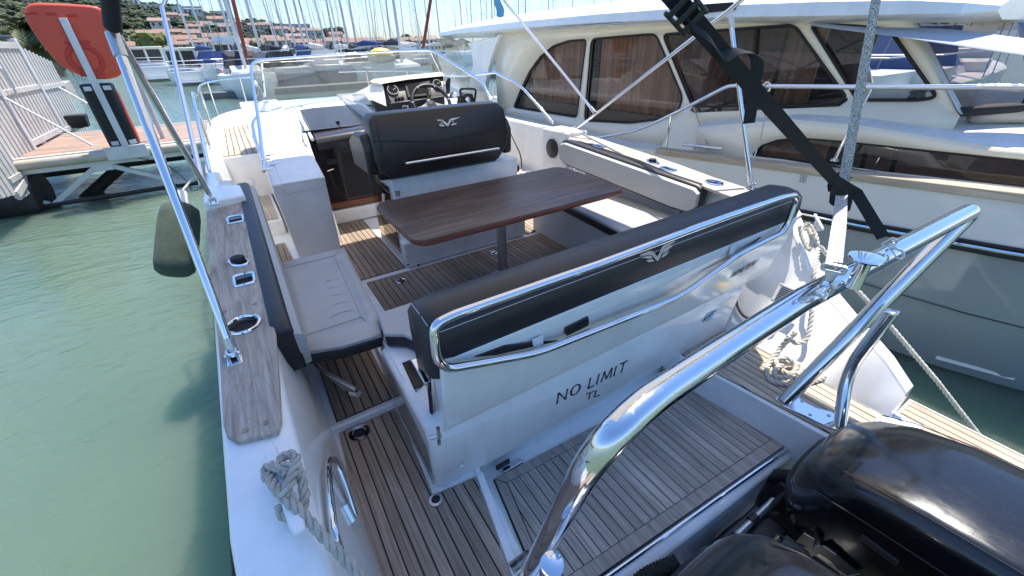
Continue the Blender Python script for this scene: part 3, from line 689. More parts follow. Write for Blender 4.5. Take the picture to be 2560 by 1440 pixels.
# ---- table on a pedestal
tb = empty('cockpit_table', (1.315,2.2,0)); tag(tb, 'dark brown wooden cockpit table with rounded corners on a single grey post', 'table')
def rrect(x0, x1, y0, y1, r, n=6):
    out = []
    for cx, cy, a0 in ((x1-r,y1-r,0),(x0+r,y1-r,90),(x0+r,y0+r,180),(x1-r,y0+r,270)):
        for k in range(n+1):
            t = math.radians(a0 + 90*k/n); out.append((cx + r*math.cos(t), cy + r*math.sin(t)))
    return out
rr = rrect(.572,2.048,1.832,2.562,.085)
q = [V(x, y, .585) for x, y in rr]
hang(MB().loft([[V(1.31+(x-1.31)*k, 2.197+(y-2.197)*k, z) for x, y in rr] for k, z in ((.985,.583),(.998,.590),(1.0,.602),(.998,.613))]).build('table_edge', M['redwood'], None, smooth=50), tb)
hang(MB().loft([[V(1.31+(x-1.31)*k, 2.197+(y-2.197)*(k-.002), z) for x, y in rr] for k, z in ((.998,.610),(.994,.618),(.984,.6205))]).build('table_top', M['table'], None, smooth=50), tb)
hang(MB().lathe([(.034,.0),(.034,.585)], (1.315,2.26,0), n=24).build('post', M['alu'], None), tb)
hang(MB().lathe([(.09,.003),(.09,.012),(.04,.02)], (1.315,2.26,0), n=28).build('foot', M['alu'], None), tb)
hang(MB().lathe([(.05,.55),(.13,.575),(.13,.583)], (1.315,2.26,0), n=28).build('top_plate', M['alu'], None), tb)
# ---- console with companionway
con = MB()
prof = [(3.46,0),(3.36,.57),(3.33,.64),(3.52,.705),(3.87,.765),(4.4,.795),(5.2,1.02),(5.35,1.02),(5.5,.9),(5.5,0)]
con.loft([[(x + (.03 if z < .3 and x < .2 else 0), y, z) for y, z in prof] for x in (.085,.10,.425,.44)])
console = con.build('console', M['gel'], boat, bevel=.012, seg=3)
m = MB()                                   # lid of the port locker: shut line
for a, b in (((676,377),(705,441)),((705,441),(776,428)),((776,428),(777,388))):
    q1, q2 = p(*a, Y=3.6), p(*b, Y=3.6)
lid = MB().loft([[(x, y, z) for y, z in [(3.352,.56),(3.322,.643),(3.512,.709),(3.86,.769),(3.865,.764),(3.515,.700),(3.335,.636),(3.36,.56)]] for x in (.15,.41)]).build('locker_lid', M['gel'], console, bevel=.006)
for y in (3.80, 3.60): MB().tube([(.12,y,.77-(3.87-y)*.17),(.18,y,.772-(3.87-y)*.17)], .005, 6).build('lid_hinge', M['chrome'], console)
m = MB().loft([[(x, y, z) for y, z in [(4.06,0),(4.06,.13),(4.20,.14),(5.5,.14),(5.5,0)]] for x in (.44,1.05)]); m.build('companionway_sill', M['gel'], console, bevel=.012, seg=3)
MB().box(.44,1.05,4.075,4.11,.14,.20).build('threshold', M['redwood'], console, bevel=.004)
MB().box(.44,1.05,4.115,4.13,.195,.205).build('threshold_rail', M['chrome'], console)
jam = MB().extr([V(.44,3.95,.86),V(.44,4.0,.86),V(.455,4.08,.0),V(.455,3.60,0.),V(.448,3.70,.30)], (.028,0,0)).build('door_jamb', M['gel'], console, bevel=.006)
MB().box(.46,1.08,4.10,4.12,.20,.86).build('companionway_door', M['smoke'], console, bevel=.003)
MB().extr([(.70,4.095,.22),(1.05,4.095,.22),(1.05,4.095,.62),(.73,4.095,.64)], (0,.003,0)).build('door_panel', M['darkgap'], console)
MB().extr([p(x, y, Y=4.09) for x, y in ((816,398),(842,394),(842,408),(818,412))], (0,-.012,0)).build('door_lock', M['plastic'], console, bevel=.003)
MB().tube([p(818,428,Y=4.085), p(834,422,Y=4.07)], .006, 8).build('door_handle', M['chrome'], console)
# sliding hatch: dusty smoked sheet with a rolled aft lip
a, b, c, d = p(745,267,Y=5.12), p(917,252,Y=5.12), p(928,322,Y=3.95), p(789,346,Y=3.95)
R_ = []
for t in (0,1):
    A = a.lerp(b, t); D = d.lerp(c, t); s_ = (A-D).normalized(); n = s_.cross(V(1,0,0)).normalized()
    if n.z < 0: n = -n
    ring = [A, A.lerp(D,.5) + n*.008, D + s_*.10 + n*.004, D + s_*.04, D - s_*.0 - n*.018, D - s_*.015 - n*.05, D - s_*.010 - n*.10, D + s_*.02 - n*.10, D + s_*.05 - n*.045, A - n*.03]
    R_.append(ring)
hat = MB().loft(R_).build('sliding_hatch', M['smokehatch'], boat, smooth=50)
q = a.lerp(d,.06).lerp(b.lerp(c,.06),.06); MB().obox(q + V(0,0,.012), (.03,0,0), (0,.012,0), (0,0,.006)).build('hatch_pull', M['alu'], hat, bevel=.002)
MB().obox(d.lerp(c,.42).lerp(a.lerp(b,.5),.30) + V(0,0,.012), (.012,.0,0), (0,.05,-.008), (0,0,.010)).build('hatch_stop', M['plastic'], hat, bevel=.003)
ra = [a + V(-.03,0,.0), d + V(-.03,-.03,.0)]
MB().tube(ra, .014, 8).build('hatch_track', M['gel'], hat)
# dash between hatch and windscreen, starboard dash, helm pod
MB().loft([[(x, y, z) for y, z in [(4.4,.70),(4.5,.83),(5.1,.965),(5.38,1.0),(5.62,.97),(5.66,0),(4.4,0)]] for x in (.44,.50,1.10)]).build('dash', M['gel'], console, bevel=.008)
MB().loft([[(x, y, z) for y, z in [(4.12,.0),(4.02,.80),(4.05,.96),(4.3,1.0),(5.38,1.02),(5.62,.97),(5.66,0)]] for x in (1.06,1.5,2.02,2.06)]).build('helm_console', M['gel'], console, bevel=.012, seg=3)
pod = [p(x, y, Y=yy) for x, y, yy in ((930,211,4.12),(908,233,4.12),(922,251,4.05),(967,268,3.92),(958,214,4.06))]
hpod = MB().extr(pod, (.03,.12,0)).build('helm_pod_side', M['gel'], console, bevel=.004)
pan = [p(958,211,Y=4.08), p(1109,191,Y=4.08), p(1110,246,Y=3.95), p(980,262,Y=3.95)]
panel = MB().extr(pan, (0,.05,.02)).build('instrument_panel', M['panel'], console, bevel=.004)
hd = [p(926,206,Y=4.10), p(935,200,Y=4.2), p(1020,190,Y=4.2), p(1106,182,Y=4.2), p(1112,190,Y=4.06), p(1020,199,Y=4.04), p(955,210,Y=4.04)]
MB().extr(hd, (0,.02,.008)).build('pod_hood', M['beige'], console, bevel=.006)
MB().extr([p(960,209,Y=4.14), p(1110,188,Y=4.14), p(1116,245,Y=4.14), p(925,262,Y=4.14), p(915,232,Y=4.14)], (0,.55,-.05)).build('helm_pod', M['gel'], console, bevel=.01)
low = [p(975,258,Y=3.94), p(1112,240,Y=3.94), p(1114,300,Y=3.93), p(985,318,Y=3.93)]
MB().extr(low, (0,.10,0)).build('lower_panel', M['panel'], console, bevel=.006)
wing = [p(930,250,Y=4.0), p(968,266,Y=3.92), p(985,300,Y=3.92), p(960,320,Y=3.96)]
MB().extr(wing, (0,.06,0)).build('pod_cheek', M['panel'], console, bevel=.004)
nrm = (pan[1]-pan[0]).cross(pan[3]-pan[0]).normalized()
if nrm.dot(CAM - pan[0]) < 0: nrm = -nrm
def onpan(x, y, off=.003):
    d_ = R3 @ V(x-1280, y-720, FPX); t = (pan[0]-CAM).dot(nrm)/d_.dot(nrm); return CAM + d_*t + nrm*off
for x, y, r in ((982,226,.052),(1093,211,.046)):
    g = MB().lathe([(r,0),(r*.95,.012),(r*.84,.012),(r*.82,.004)], onpan(x, y, .001), ax=nrm, n=28, caps=False).build('gauge_bezel', M['chrome'], panel)
    MB().lathe([(r*.85,.003),(r*.85,.005)], onpan(x, y, .001), ax=nrm, n=24).build('gauge_face', M['screen'], panel)
    qa = onpan(x, y, .008); MB().tube([qa, qa + V(.6*r,0,.3*r)], .0015, 4).build('needle', M['white'], panel)
sc_ = MB().extr([onpan(*q) for q in ((1010,213),(1074,204),(1078,240),(1020,246))], nrm*.012).build('plotter', M['plastic'], panel, bevel=.003)
MB().extr([onpan(x, y, .016) for x, y in ((1018,216),(1062,210),(1064,234),(1024,239))], nrm*.002).build('plotter_screen', M['screen'], panel)
for k in range(4): MB().lathe([(.006,0),(.006,.004)], onpan(1070, 212+k*7, .016), ax=nrm, n=10).build('plotter_key', M['panel'], panel)
for x, y in ((990,248),(998,247),(1006,246)): MB().lathe([(.013,0),(.013,.012),(.006,.02)], onpan(x, y, .002), ax=nrm, n=12).build('switch', M['plastic'], panel)
kp = MB().extr([p(x, y, Y=3.925) for x, y in ((1005,265),(1020,263),(1022,277),(1007,279))], (0,-.012,0)).build('switch_plate', M['chrome'], panel, bevel=.003)
# steering wheel
wc = p(1079,257,Y=3.80); wn = V(-.02,-.80,.62).normalized(); wr = .172
wu = (V(0,0,1) - wn*wn.z).normalized(); wx = wu.cross(wn)
wheel = MB().tube([wc + (wx*math.cos(t*math.pi/20) + wu*math.sin(t*math.pi/20))*wr for t in range(40)], .0165, 10, closed=True).build('steering_wheel', M['plastic'], boat)
hub = MB().lathe([(.0,-.06),(.045,-.06),(.050,-.035),(.046,-.022),(.0,-.018)], wc, ax=wn, n=28).build('hub', M['plastic'], wheel)
MB().lathe([(.050,-.034),(.052,-.026),(.044,-.020)], wc, ax=wn, n=28, caps=False).build('hub_ring', M['chrome'], wheel)
for a_ in (200, 340, 90):
    t = math.radians(a_); d_ = wx*math.cos(t) + wu*math.sin(t); s_ = d_.cross(wn)
    w1 = .034 if a_ != 90 else .018
    MB().loft([[wc + d_*r + s_*k*w1*ww + wn*(zz) for k, zz in ((-1,-.045+r*.2),(1,-.045+r*.2),(1,-.037+r*.2),(-1,-.037+r*.2))] for r, ww in ((.04,1),(.10,.7),(.165,.8))]).build('spoke', M['chrome'] if a_ != 90 else M['plastic'], wheel, bevel=.002)
for a_ in (62, 118, 5, 175):
    t = math.radians(a_); d0 = [wc + (wx*math.cos(t+k*.025) + wu*math.sin(t+k*.025))*wr for k in (-1,0,1)]
    MB().tube(d0, .0175, 10).build('rim_clip', M['chrome'], wheel)
MB().tube([wc - wn*.05, wc - wn*.16], .03, 14).build('column', M['plastic'], wheel)
# throttle box and lever, horn dome, radio
th = MB().extr([p(x, y, Y=3.90) for x, y in ((1152,262),(1155,240),(1166,232),(1182,234),(1190,262))], (0,.10,0)).build('throttle_box', M['plastic'], boat, bevel=.01, seg=3)
MB().tube(rnd([p(1155,252,Y=3.9), p(1150,225,Y=3.86), p(1158,221,Y=3.84), p(1186,222,Y=3.84), p(1190,228,Y=3.86), p(1186,254,Y=3.9)], .02), .011, 10).build('throttle_lever', M['plastic'], th)
MB().lathe([(.02,0),(.026,.01),(.012,.018)], p(1169,250,Y=3.88), ax=(0,-1,.3), n=16).build('throttle_pivot', M['chrome'], th)
MB().lathe([(.055,0),(.055,.012),(.045,.03),(.02,.05),(.0,.054)], p(1137,244,z=1.02), n=24).build('compass_dome', M['chrome'], boat)
MB().extr([p(x, y, Y=4.05) for x, y in ((1116,210),(1122,194),(1127,196),(1125,232),(1119,236))], (0,.03,0)).build('radio_handset', M['plastic'], boat, bevel=.004)
MB().tube(crom([p(1275,330,Y=4.2), p(1285,352,Y=4.0), p(1300,385,Y=3.9), p(1305,418,Y=3.9)], 6), .007, 8).build('power_cable', M['rubber'], boat)
# ---- windscreen
tl = [p(660,428,Y=3.42), p(650,325,Y=3.92), p(626,168,Y=4.83), p(640,151,Y=5.0), p(760,142,Y=5.22), p(900,133,Y=5.33), p(1000,127,Y=5.25), p(1083,125,Y=5.02), p(1207,205,Y=4.05), p(1228,252,Y=3.82)]
fr = rnd(tl, [.05,.10,.12,.3,.3,.3,.12,.10])
ws = MB().tube(fr, .013, 10).build('windscreen_frame', M['chrome'], boat)
bl = [p(664,425,Y=3.42), p(672,330,Y=4.3), p(663,247,Y=5.2), p(800,240,Y=5.45), p(905,233,Y=5.55), p(1040,222,Y=5.45), p(1115,210,Y=5.2), p(1180,240,Y=4.3), p(1224,256,Y=3.85)]
def pane(top, bot, name='pane'):
    m = MB(); n = 10
    T_ = resample_n(top, n); B_ = resample_n(bot, n)
    m.loft([T_, B_], closed=False, caps=False); return m.build(name, M['gws'], ws, smooth=80)
def resample_n(path, n):
    L = [0]
    for a, b in zip(path, path[1:]): L.append(L[-1] + (b-a).length)
    out = []
    for k in range(n+1):
        t = L[-1]*k/n
        for i in range(len(path)-1):
            if t <= L[i+1] + 1e-9:
                out.append(path[i].lerp(path[i+1], (t-L[i])/max(1e-9, L[i+1]-L[i]))); break
    return out
pane([tl[3],tl[4],tl[5],tl[6],tl[7]], [bl[2],bl[3],bl[4],bl[5],bl[6]], 'front_pane')
pane([tl[0],tl[1],tl[2],tl[3]], [bl[0],bl[1],bl[1].lerp(bl[2],.6),bl[2]], 'side_pane')
pane([tl[7],tl[8],tl[9]], [bl[6],bl[7],bl[8]], 'side_pane')
for a, b in ((tl[3]+V(.04,.02,-.02), bl[2]), (tl[7]+V(-.02,.02,-.02), bl[6])): MB().tube([a, b], .012, 8).build('post', M['chrome'], ws)
MB().lathe([(.03,0),(.03,.006),(.014,.014)], bl[2], n=16).build('post_foot', M['chrome'], ws)
for q in (p(652,400,Y=3.5), p(655,425,Y=3.42)): MB().tube([q, q + V(.06,.0,0)], .008, 8).build('frame_bracket', M['chrome'], ws)
# ---- bow deck, riser and rails
bd = MB()
ys = [5.125,5.6,6.2,6.8,7.2,7.6,7.9,8.2,8.45,8.6]
R_ = [[(CX - itp(HB,y) + .10, y, .535), (CX + itp(HB,y) - .10, y, .535), (CX + itp(HB,y) - .10, y, .45), (CX - itp(HB,y) + .10, y, .45)] for y in ys]
bowdeck = bd.loft(R_).build('bow_deck', M['gel'], boat, smooth=0)
MB().box(-.22,2.67,5.10,5.14,-.03,.552).build('deck_riser', M['gel'], boat, bevel=.012, seg=3)
MB().box(.16,2.29,5.66,8.0,.5,.66).build('cuddy_top', M['gel'], boat, bevel=.07, seg=5)
planks([(-.215,5.18),(.13,5.18),(.13,7.35),(.05,7.5),(-.10,7.45),(-.19,7.25),(-.215,6.9)], .556, bowdeck, M['teakpale'], pitch=.055, gap=.008, th=.014)
MB().extr([(x, y, .538) for x, y in [(-.215,5.18),(.13,5.18),(.13,7.35),(.05,7.5),(-.10,7.45),(-.19,7.25),(-.215,6.9)]], (0,0,.008)).build('caulking', M['caulk'], bowdeck, smooth=0)
planks([(2.32,5.18),(2.62,5.18),(2.62,6.6),(2.32,6.6)], .556, bowdeck, M['teakpale'], pitch=.055, gap=.008, th=.014)
q = p(622,457,Y=5.095); MB().lathe([(.045,0),(.045,.01),(.03,.014)], q, ax=(0,-1,0), n=24).build('vent', M['white'], boat)
rl = MB()
def railpath(sg, ys, h):
    return [V(CX + sg*(itp(HB,y) - .05 - .02*min(1,max(0,hh-.02)/.3)), y, zs(y) + hh) for y, hh in zip(ys, h)]
star = [p(1383,307,X=2.70), p(1300,212,X=2.68), p(1240,182,X=2.68)] + railpath(1, [5.6,6.5,7.2,7.7,8.1,8.4,8.6], [.40,.42,.42,.42,.42,.42,.42])
port_ = [V(2*CX - q.x, q.y, q.z) for q in star[:3]] + railpath(-1, [5.6,6.5,7.2,7.7,8.1,8.4,8.6], [.40,.42,.42,.42,.42,.42,.42])
bowrail = MB().tube(rnd(star[:3], .15) + crom(star[2:], 5)[1:], .0135, 10).build('bow_rail', M['chrome'], boat)
MB().tube(rnd(port_[:3], .15) + crom(port_[2:], 5)[1:], .0135, 10).build('bow_rail', M['chrome'], boat)
for sg in (-1, 1):
    for y, dy in ((4.75,.25),(6.3,.2),(7.4,.15),(8.3,.1)):
        hh = .34 if y < 5 else .42
        MB().tube([V(CX + sg*(itp(HB,y)-.05), y+dy*.0, zs(y)), V(CX + sg*(itp(HB,y)-.07), y+dy*-.4, zs(y)+hh)], .011, 8).build('stanchion', M['chrome'], bowrail)
# ---- lettering on the transom
def quadstroke(m, fn, pts, w, off):
    for a, b in zip(pts, pts[1:]):
        a, b = Vector((*a,0)), Vector((*b,0)); d = (b-a).normalized(); n = Vector((-d.y,d.x,0))
        L = (b-a).length; R_ = []
        for t, k in ((0,1.35),(.18,.85),(.5,.72),(.82,.85),(1,1.35)):
            c = a + (b-a)*t; R_.append((c + n*w*k/2, c - n*w*k/2))
        for (q1, q2), (q3, q4) in zip(R_, R_[1:]):
            f = [fn(*q[:2]) for q in (q1, q2, q4, q3)]
            m.extr([q + off for q in f], off*.5 if off.length else V(0,-.001,0))
GL = {'N':(.80,[[(0,0),(0,1)],[(0,1),(.72,0)],[(.72,0),(.72,1)]]),'L':(.55,[[(0,1),(0,0)],[(0,0),(.5,0)]]),'I':(.2,[[(0,0),(0,1)]]),
      'M':(1.0,[[(0,0),(.1,1)],[(.1,1),(.45,.1)],[(.45,.1),(.8,1)],[(.8,1),(.9,0)]]),'T':(.72,[[(.34,0),(.34,1)],[(0,1),(.68,1)]]),'O':(1.0,None),' ':(.25,[]),
      'B':(.7,[[(0,0),(0,1)],[(0,1),(.5,.95),(.5,.55),(0,.5)],[(0,.5),(.58,.45),(.58,.05),(0,0)]]),'E':(.62,[[(0,0),(0,1)],[(0,1),(.5,1)],[(0,.5),(.42,.5)],[(0,0),(.5,0)]]),
      'A':(.75,[[(0,0),(.33,1)],[(.33,1),(.66,0)],[(.14,.35),(.52,.35)]]),'U':(.75,[[(0,1),(0,.1),(.12,0),(.5,0),(.62,.1),(.62,1)]])}
def write(txt, org, ux, uz, parent, wt=.10, mat=None, sp=.22, thick=V(0,-.0018,0), name='lettering', shear=0):
    x = 0
    for ch in txt:
        wd, st = GL[ch]; m = MB()
        fn = lambda u, v, x=x: org + ux*(x+u+shear*v) + uz*v
        if ch == 'O':
            N_ = 28
            for k in range(N_):
                t0, t1 = 2*math.pi*k/N_, 2*math.pi*(k+1)/N_; f = []
                for t, r in ((t0,1),(t0,0),(t1,0),(t1,1)):
                    k_ = wt*(.75+.5*abs(math.cos(t)))
                    f.append(fn(.46 + (.46-(0 if r else k_))*math.cos(t), .5 + (.52-(0 if r else k_*.8))*math.sin(t)))
                m.extr([q + thick for q in f], thick*.5)
        else:
            for s_ in st: quadstroke(m, fn, s_, wt, thick)
        if m.v: m.build(name, mat or M['letter'], parent, smooth=0)
        x += wd + sp
def face_at(x, y):                       # point of the transom's aft face behind a photo pixel
    best = None
    for i in range(200):
        z = -.19 + .47*i/199
        yy = itp([(PZ+.03,1.07),(DK,.992),(.28,.955)], z)
        q = p(x, y, Y=yy)
        if best is None or abs(q.z - z) < best[0]: best = (abs(q.z-z), q)
    return best[1]
o1, o2 = face_at(1392,1008), face_at(1562,926)
u1 = face_at(1390,975); uz = V(0,-.119,1).normalized()
tot = sum(GL[c][0]+.22 for c in 'NO LIMIT') - .22
ux = (o2-o1)/tot; hgt = .068
write('NO LIMIT', o1, ux, uz*hgt, transom, wt=.13)
o1, o2 = face_at(1462,1000), face_at(1497,988)
write('TL', o1, (o2-o1)/1.25, uz*.045, transom, wt=.12, sp=.12)
b1, b2 = shell_at(1826,694,.001), shell_at(1890,657,.001)
tot = sum(GL[c][0]+.12 for c in 'BENETEAU')
write('BENETEAU', b1, (b2-b1)/tot, V(0,-.19,1)*.026, shell, wt=.2, sp=.12, shear=.25)
q = face_at(1772,788); stk = MB().lathe([(.035,0),(.035,.0015)], q + V(0,-.003,0), ax=(0,-1,.05), n=28).build('sticker', M['bluegrey'], transom, smooth=0)
MB().extr([q + V(-.055,-.006,-.022), q + V(.05,-.006,.012), q + V(.05,-.006,.020), q + V(-.05,-.006,-.012)], (0,.001,0)).build('sticker_band', M['panel'], transom)
# ---- bathing platform with teak hatch
well = MB().extr([(x, y, -.46) for x, y in ((.30,.05),(2.10,.05),(2.10,.38),(.30,.40))], (0,0,.03)).build('engine_well', M['gelmat'], boat)
MB().loft([[(x, y, z) for y, z in ((1.12,-.22),(1.12,PZ-.012),(.44-.04*(x-.6),PZ-.012),(.41-.04*(x-.6),PZ-.03),(.36,-.46),(.45,-.46))] for x in (.30,.45,1.90,1.985)]).build('platform', M['gel'], boat, bevel=.008)
hx = lambda x: 1.011 - .049*(x-.486)           # fore edge of the hatch
ha = lambda x: .473 - .061*(x-.62)             # aft edge
outer = [(.493,hx(.493)),(1.775,hx(1.775)),(1.835,.52),(1.834,.475),(1.80,.425),(1.75,ha(1.75)+.003),(.405,ha(.405)),]
hatch = MB().extr([(x, y, PZ-.012) for x, y in outer], (0,0,.008)).build('platform_hatch', M['caulk'], boat, smooth=0)
inn = [(.535,hx(.535)-.05),(1.75,hx(1.75)-.05),(1.79,.53),(1.785,.485),(1.75,ha(1.75)+.055),(.455,ha(.455)+.055)]
planks(inn, PZ+.006, hatch, M['teakhatch'], pitch=.0419, gap=.0045, th=.012, x0=.30)
def board(pts, mat=M['teakhatch'], z=PZ+.006, par=hatch, name='border_plank'):
    cx = sum(q[0] for q in pts)/len(pts); cy = sum(q[1] for q in pts)/len(pts)
    MB().extr([(x-cx, y-cy, -.012) for x, y in pts], (0,0,.012)).build(name, mat, par, smooth=0, loc=(cx, cy, z))
g = .0025
board([(.497,hx(.497)-g),(1.77,hx(1.77)-g),(1.75,hx(1.75)-.05+g),(.535,hx(.535)-.05+g)])
board([(.497,hx(.497)-g*3),(.530,hx(.535)-.05),(.452,ha(.455)+.055),(.412,ha(.405)+.004)])
board([(.409,ha(.409)+g),(1.755,ha(1.755)+g),(1.748,ha(1.75)+.055-g),(.455,ha(.455)+.055-g)])
board([(1.755,ha(1.755)+g),(1.785,.416),(1.812,.438),(1.829,.475),(1.832,.515),(1.793,.525),(1.79,.485),(1.754,ha(1.754)+.055-g)])
board([(1.775,hx(1.775)-g*2),(1.83,.522),(1.794,.532),(1.754,hx(1.75)-.05)])
MB().tube(rnd([(1.784,hx(1.784),PZ+.004),(1.850,.50,PZ+.003),(1.848,.375,PZ+.001),(1.70,ha(1.7)-.012,PZ-.006),(.37,ha(.37)-.012,PZ-.006)], [.1,.09,.05]), .010, 10).build('hatch_trim', M['chrome'], boat)
MB().extr([(pk[4].x+.005,pk[4].y,DK-.004),(pk[4].x+.035,pk[4].y,DK-.004),(ext_.x+.035,ext_.y,DK-.004),(ext_.x+.005,ext_.y,DK-.004)], (0,0,.012)).build('deck_edge', M['gel'], boat, bevel=.004)
MB().extr([(pk[4].x+.034,pk[4].y+.03,DK),(ext_.x+.034,ext_.y,DK),(ext_.x+.05,ext_.y,PZ-.03),(pk[4].x+.05,pk[4].y+.03,PZ-.03)], (-.02,0,0)).build('deck_wall', M['gel'], boat)
for x in (.60, 1.66):
    MB().box(x-.05,x+.05,hx(x)+.004,hx(x)+.03,PZ-.008,PZ+.006).build('hatch_hinge', M['chrome'], boat, bevel=.003)
stl = [p(x, y, z=DK) for x, y in ((1718,893),(1768,930),(1880,985),(1990,1040),(2080,1085))]
stb = sheet('side_platform', [(stl[0].x-.03,1.05),(2.12,1.05),(2.10,.10),(stl[4].x-.03,.10),(stl[4].x-.03,stl[4].y)], DK-.008, M['gel'])
sp_ = [(stl[0].x,.99),(2.068,.99),(2.068,.27),(2.05,.235),(2.02,.222),(stl[4].x+.01,.222),(stl[4].x,stl[4].y)]
MB().extr([(x, y, DK-.010) for x, y in sp_], (0,0,.006)).build('caulking', M['caulk'], stb, smooth=0)
planks(sp_, DK+.002, stb, M['teakpale'], pitch=.0419, th=.008, x0=stl[0].x)
wl_ = [V(stl[0].x-.03,1.06,DK-.004), V(stl[4].x-.03,stl[4].y,DK-.004), V(stl[4].x-.03,.12,DK-.004)]
MB().loft([[q, q + V(.02,0,0), q + V(-.0,0,-.2), q + V(-.03,0,-.2)] for q in wl_]).build('platform_wall', M['gel'], boat, bevel=.006)
ext = sheet('platform_step', [(2.10,.20),(2.42,.20),(2.42,-.5),(1.80,-.5),(1.80,.10),(2.10,.10)], -.118, M['gel'])
planks([(2.27,.19),(2.40,.19),(2.40,-.45),(2.10,-.45),(2.10,.10),(2.27,.10)], -.109, ext, M['teakpale'], pitch=.0419, th=.008)
def pq(x, y, off=0):                     # on the leaning inner face of the starboard quarter
    d_ = R3 @ V(x-1280, y-720, FPX); t = (2.112+.74*CAMZ)/(d_.x-.74*d_.z); return CAM + d_*t + V(-.80,0,.59)*off
# vent grille and shore-power socket on the starboard quarter
q = [pq(x, y) for x, y in ((1952,708),(2008,732),(1985,778),(1927,752))]
vg = MB().extr(q, (-.012,0,.009)).build('vent_grille', M['galv'], boat, bevel=.003)
for k in range(8):
    t = (k+1.2)/9.4; a = q[0].lerp(q[3], t); b = q[1].lerp(q[2], t)
    MB().tube([a.lerp(b,.14) + V(-.013,0,.010), a.lerp(b,.86) + V(-.013,0,.010)], .0025, 5).build('slot', M['darkgap'], vg)
for c in q: MB().lathe([(.005,0),(.004,.003)], c.lerp((q[0]+q[2])/2,.14) + V(-.012,0,.009), ax=(-1,0,.7), n=8).build('screw', M['alu'], vg)
q = pq(1940,778); so_ = MB().lathe([(.03,0),(.03,.03),(.022,.04)], q, ax=(-1,0,0), n=20).build('power_socket', M['white'], boat)
MB().lathe([(.026,.02),(.034,.05),(.026,.09),(.014,.10)], q + V(.0,.02,-.025), ax=(-1,.1,-.5), n=18).build('power_plug', M['yellow'], so_)
MB().tube(crom([pq(1845,715,.01), pq(1842,755,.01), pq(1860,790,.01), pq(1905,808,.01)], 6), .008, 8).build('power_cable', M['rubber'], boat)
MB().extr([p(x, y, Y=1.04) for x, y in ((1835,690),(1850,700),(1838,760),(1850,830),(1832,835))], (0,.05,0)).build('transom_gap_shade', M['darkgap'], boat)  # dark filler stands in for shade in the gap beside the transom
cleat(p(2012,548,s=(SH[0]-.01,SH[1])) + V(.02,-.03,.03), p(2028,600,s=(SH[0]-.10,SH[1])) + V(0.02,-.03,.06), M['white'], boat, w=.014)
# ------------------------------------------------------------------ tow arch of polished tube
arch = empty('tow_arch', (1.2,.45,PZ)); tag(arch, 'polished steel tow arch of thick tube spanning the bathing platform', 'tow arch')
AZ = .87
lb_ = p(1322,1440,z=DK+.004); rb_ = p(1962,1002,z=DK+.006)
kn1 = p(1440,1218,z=.66)
path = [lb_ + (kn1-lb_)*k/6 for k in range(6)] + crom([kn1, p(1474,1160,z=.765), p(1530,1090,z=.84), p(1612,1012,z=.868), p(1735,925,z=AZ), p(2000,752,z=AZ)], 8)[:-1] + rnd([p(2000,752,z=AZ), p(2432,524,z=AZ), rb_], .055, 10)
MB().tube(path, .0305, 20).build('main_tube', M['steel'], arch, smooth=60)
MB().tube(rnd([p(2100,1066,z=DK+.004), p(2116,930,X=1.93), p(2228,780,z=.50)], .10, 8), .025, 16).build('brace_tube', M['steel'], arch, smooth=60)
e = p(2228,780,z=.50); MB().lathe([(.0265,-.004),(.0265,.004),(.020,.008)], e, ax=(.05,.25,.9), n=20).build('tube_cap', M['chrome'], arch)
cp = p(1380,1412,z=.45)
MB().tube(rnd([V(.34,.34,DK+.004), V(.31,.40,.14), cp], .10, 8), .025, 16).build('brace_tube', M['steel'], arch, smooth=60)
MB().lathe([(.0265,-.004),(.0265,.004),(.020,.007)], cp, ax=(-.25,-.2,.9), n=20).build('tube_cap', M['chrome'], arch)
pl = [p(x, y, z=DK+.003) for x, y in ((1936,998),(1956,980),(1985,984),(2005,1004),(2040,1022),(2075,1030),(2105,1050),(2100,1078),(2070,1070),(2010,1040),(1960,1018))]
bp = MB().extr(pl, (0,0,.006)).build('base_plate', M['chrome'], arch, bevel=.002)
for x, y in ((1950,1000),(2004,1006),(2024,1040),(2070,1042)): MB().lathe([(.008,.008),(.007,.011),(.004,.011),(.003,.009)], p(x, y, z=DK+.001), n=14).build('screw', M['alu'], bp)
MB().extr([V(.33,.62,DK+.0025),V(.41,.62,DK+.0025),V(.40,.28,DK+.0025),V(.30,.28,DK+.0025)], (0,0,.006)).build('base_plate', M['chrome'], arch, bevel=.002)
bo = p(2166,645,z=.965); so2 = p(2140,683,z=AZ+.02)
bol = MB().lathe([(.017,-.085),(.0165,-.008),(.018,-.005),(.036,-.005),(.0385,.0),(.037,.004),(.030,.005)], bo, n=32).build('tow_bollard', M['chrome'], arch, smooth=40)
for x, y in ((2062,735),(2232,612)):
    c = p(x, y, z=AZ+.035); a = V(.9,.1,0)
    MB().tube([c + V(0,0,0) + (V(1,.05,0)*math.cos(t*math.pi/8) + V(0,0,1)*math.sin(t*math.pi/8))*.016 for t in range(16)], .0055, 8, closed=True).build('eye', M['chrome'], arch)
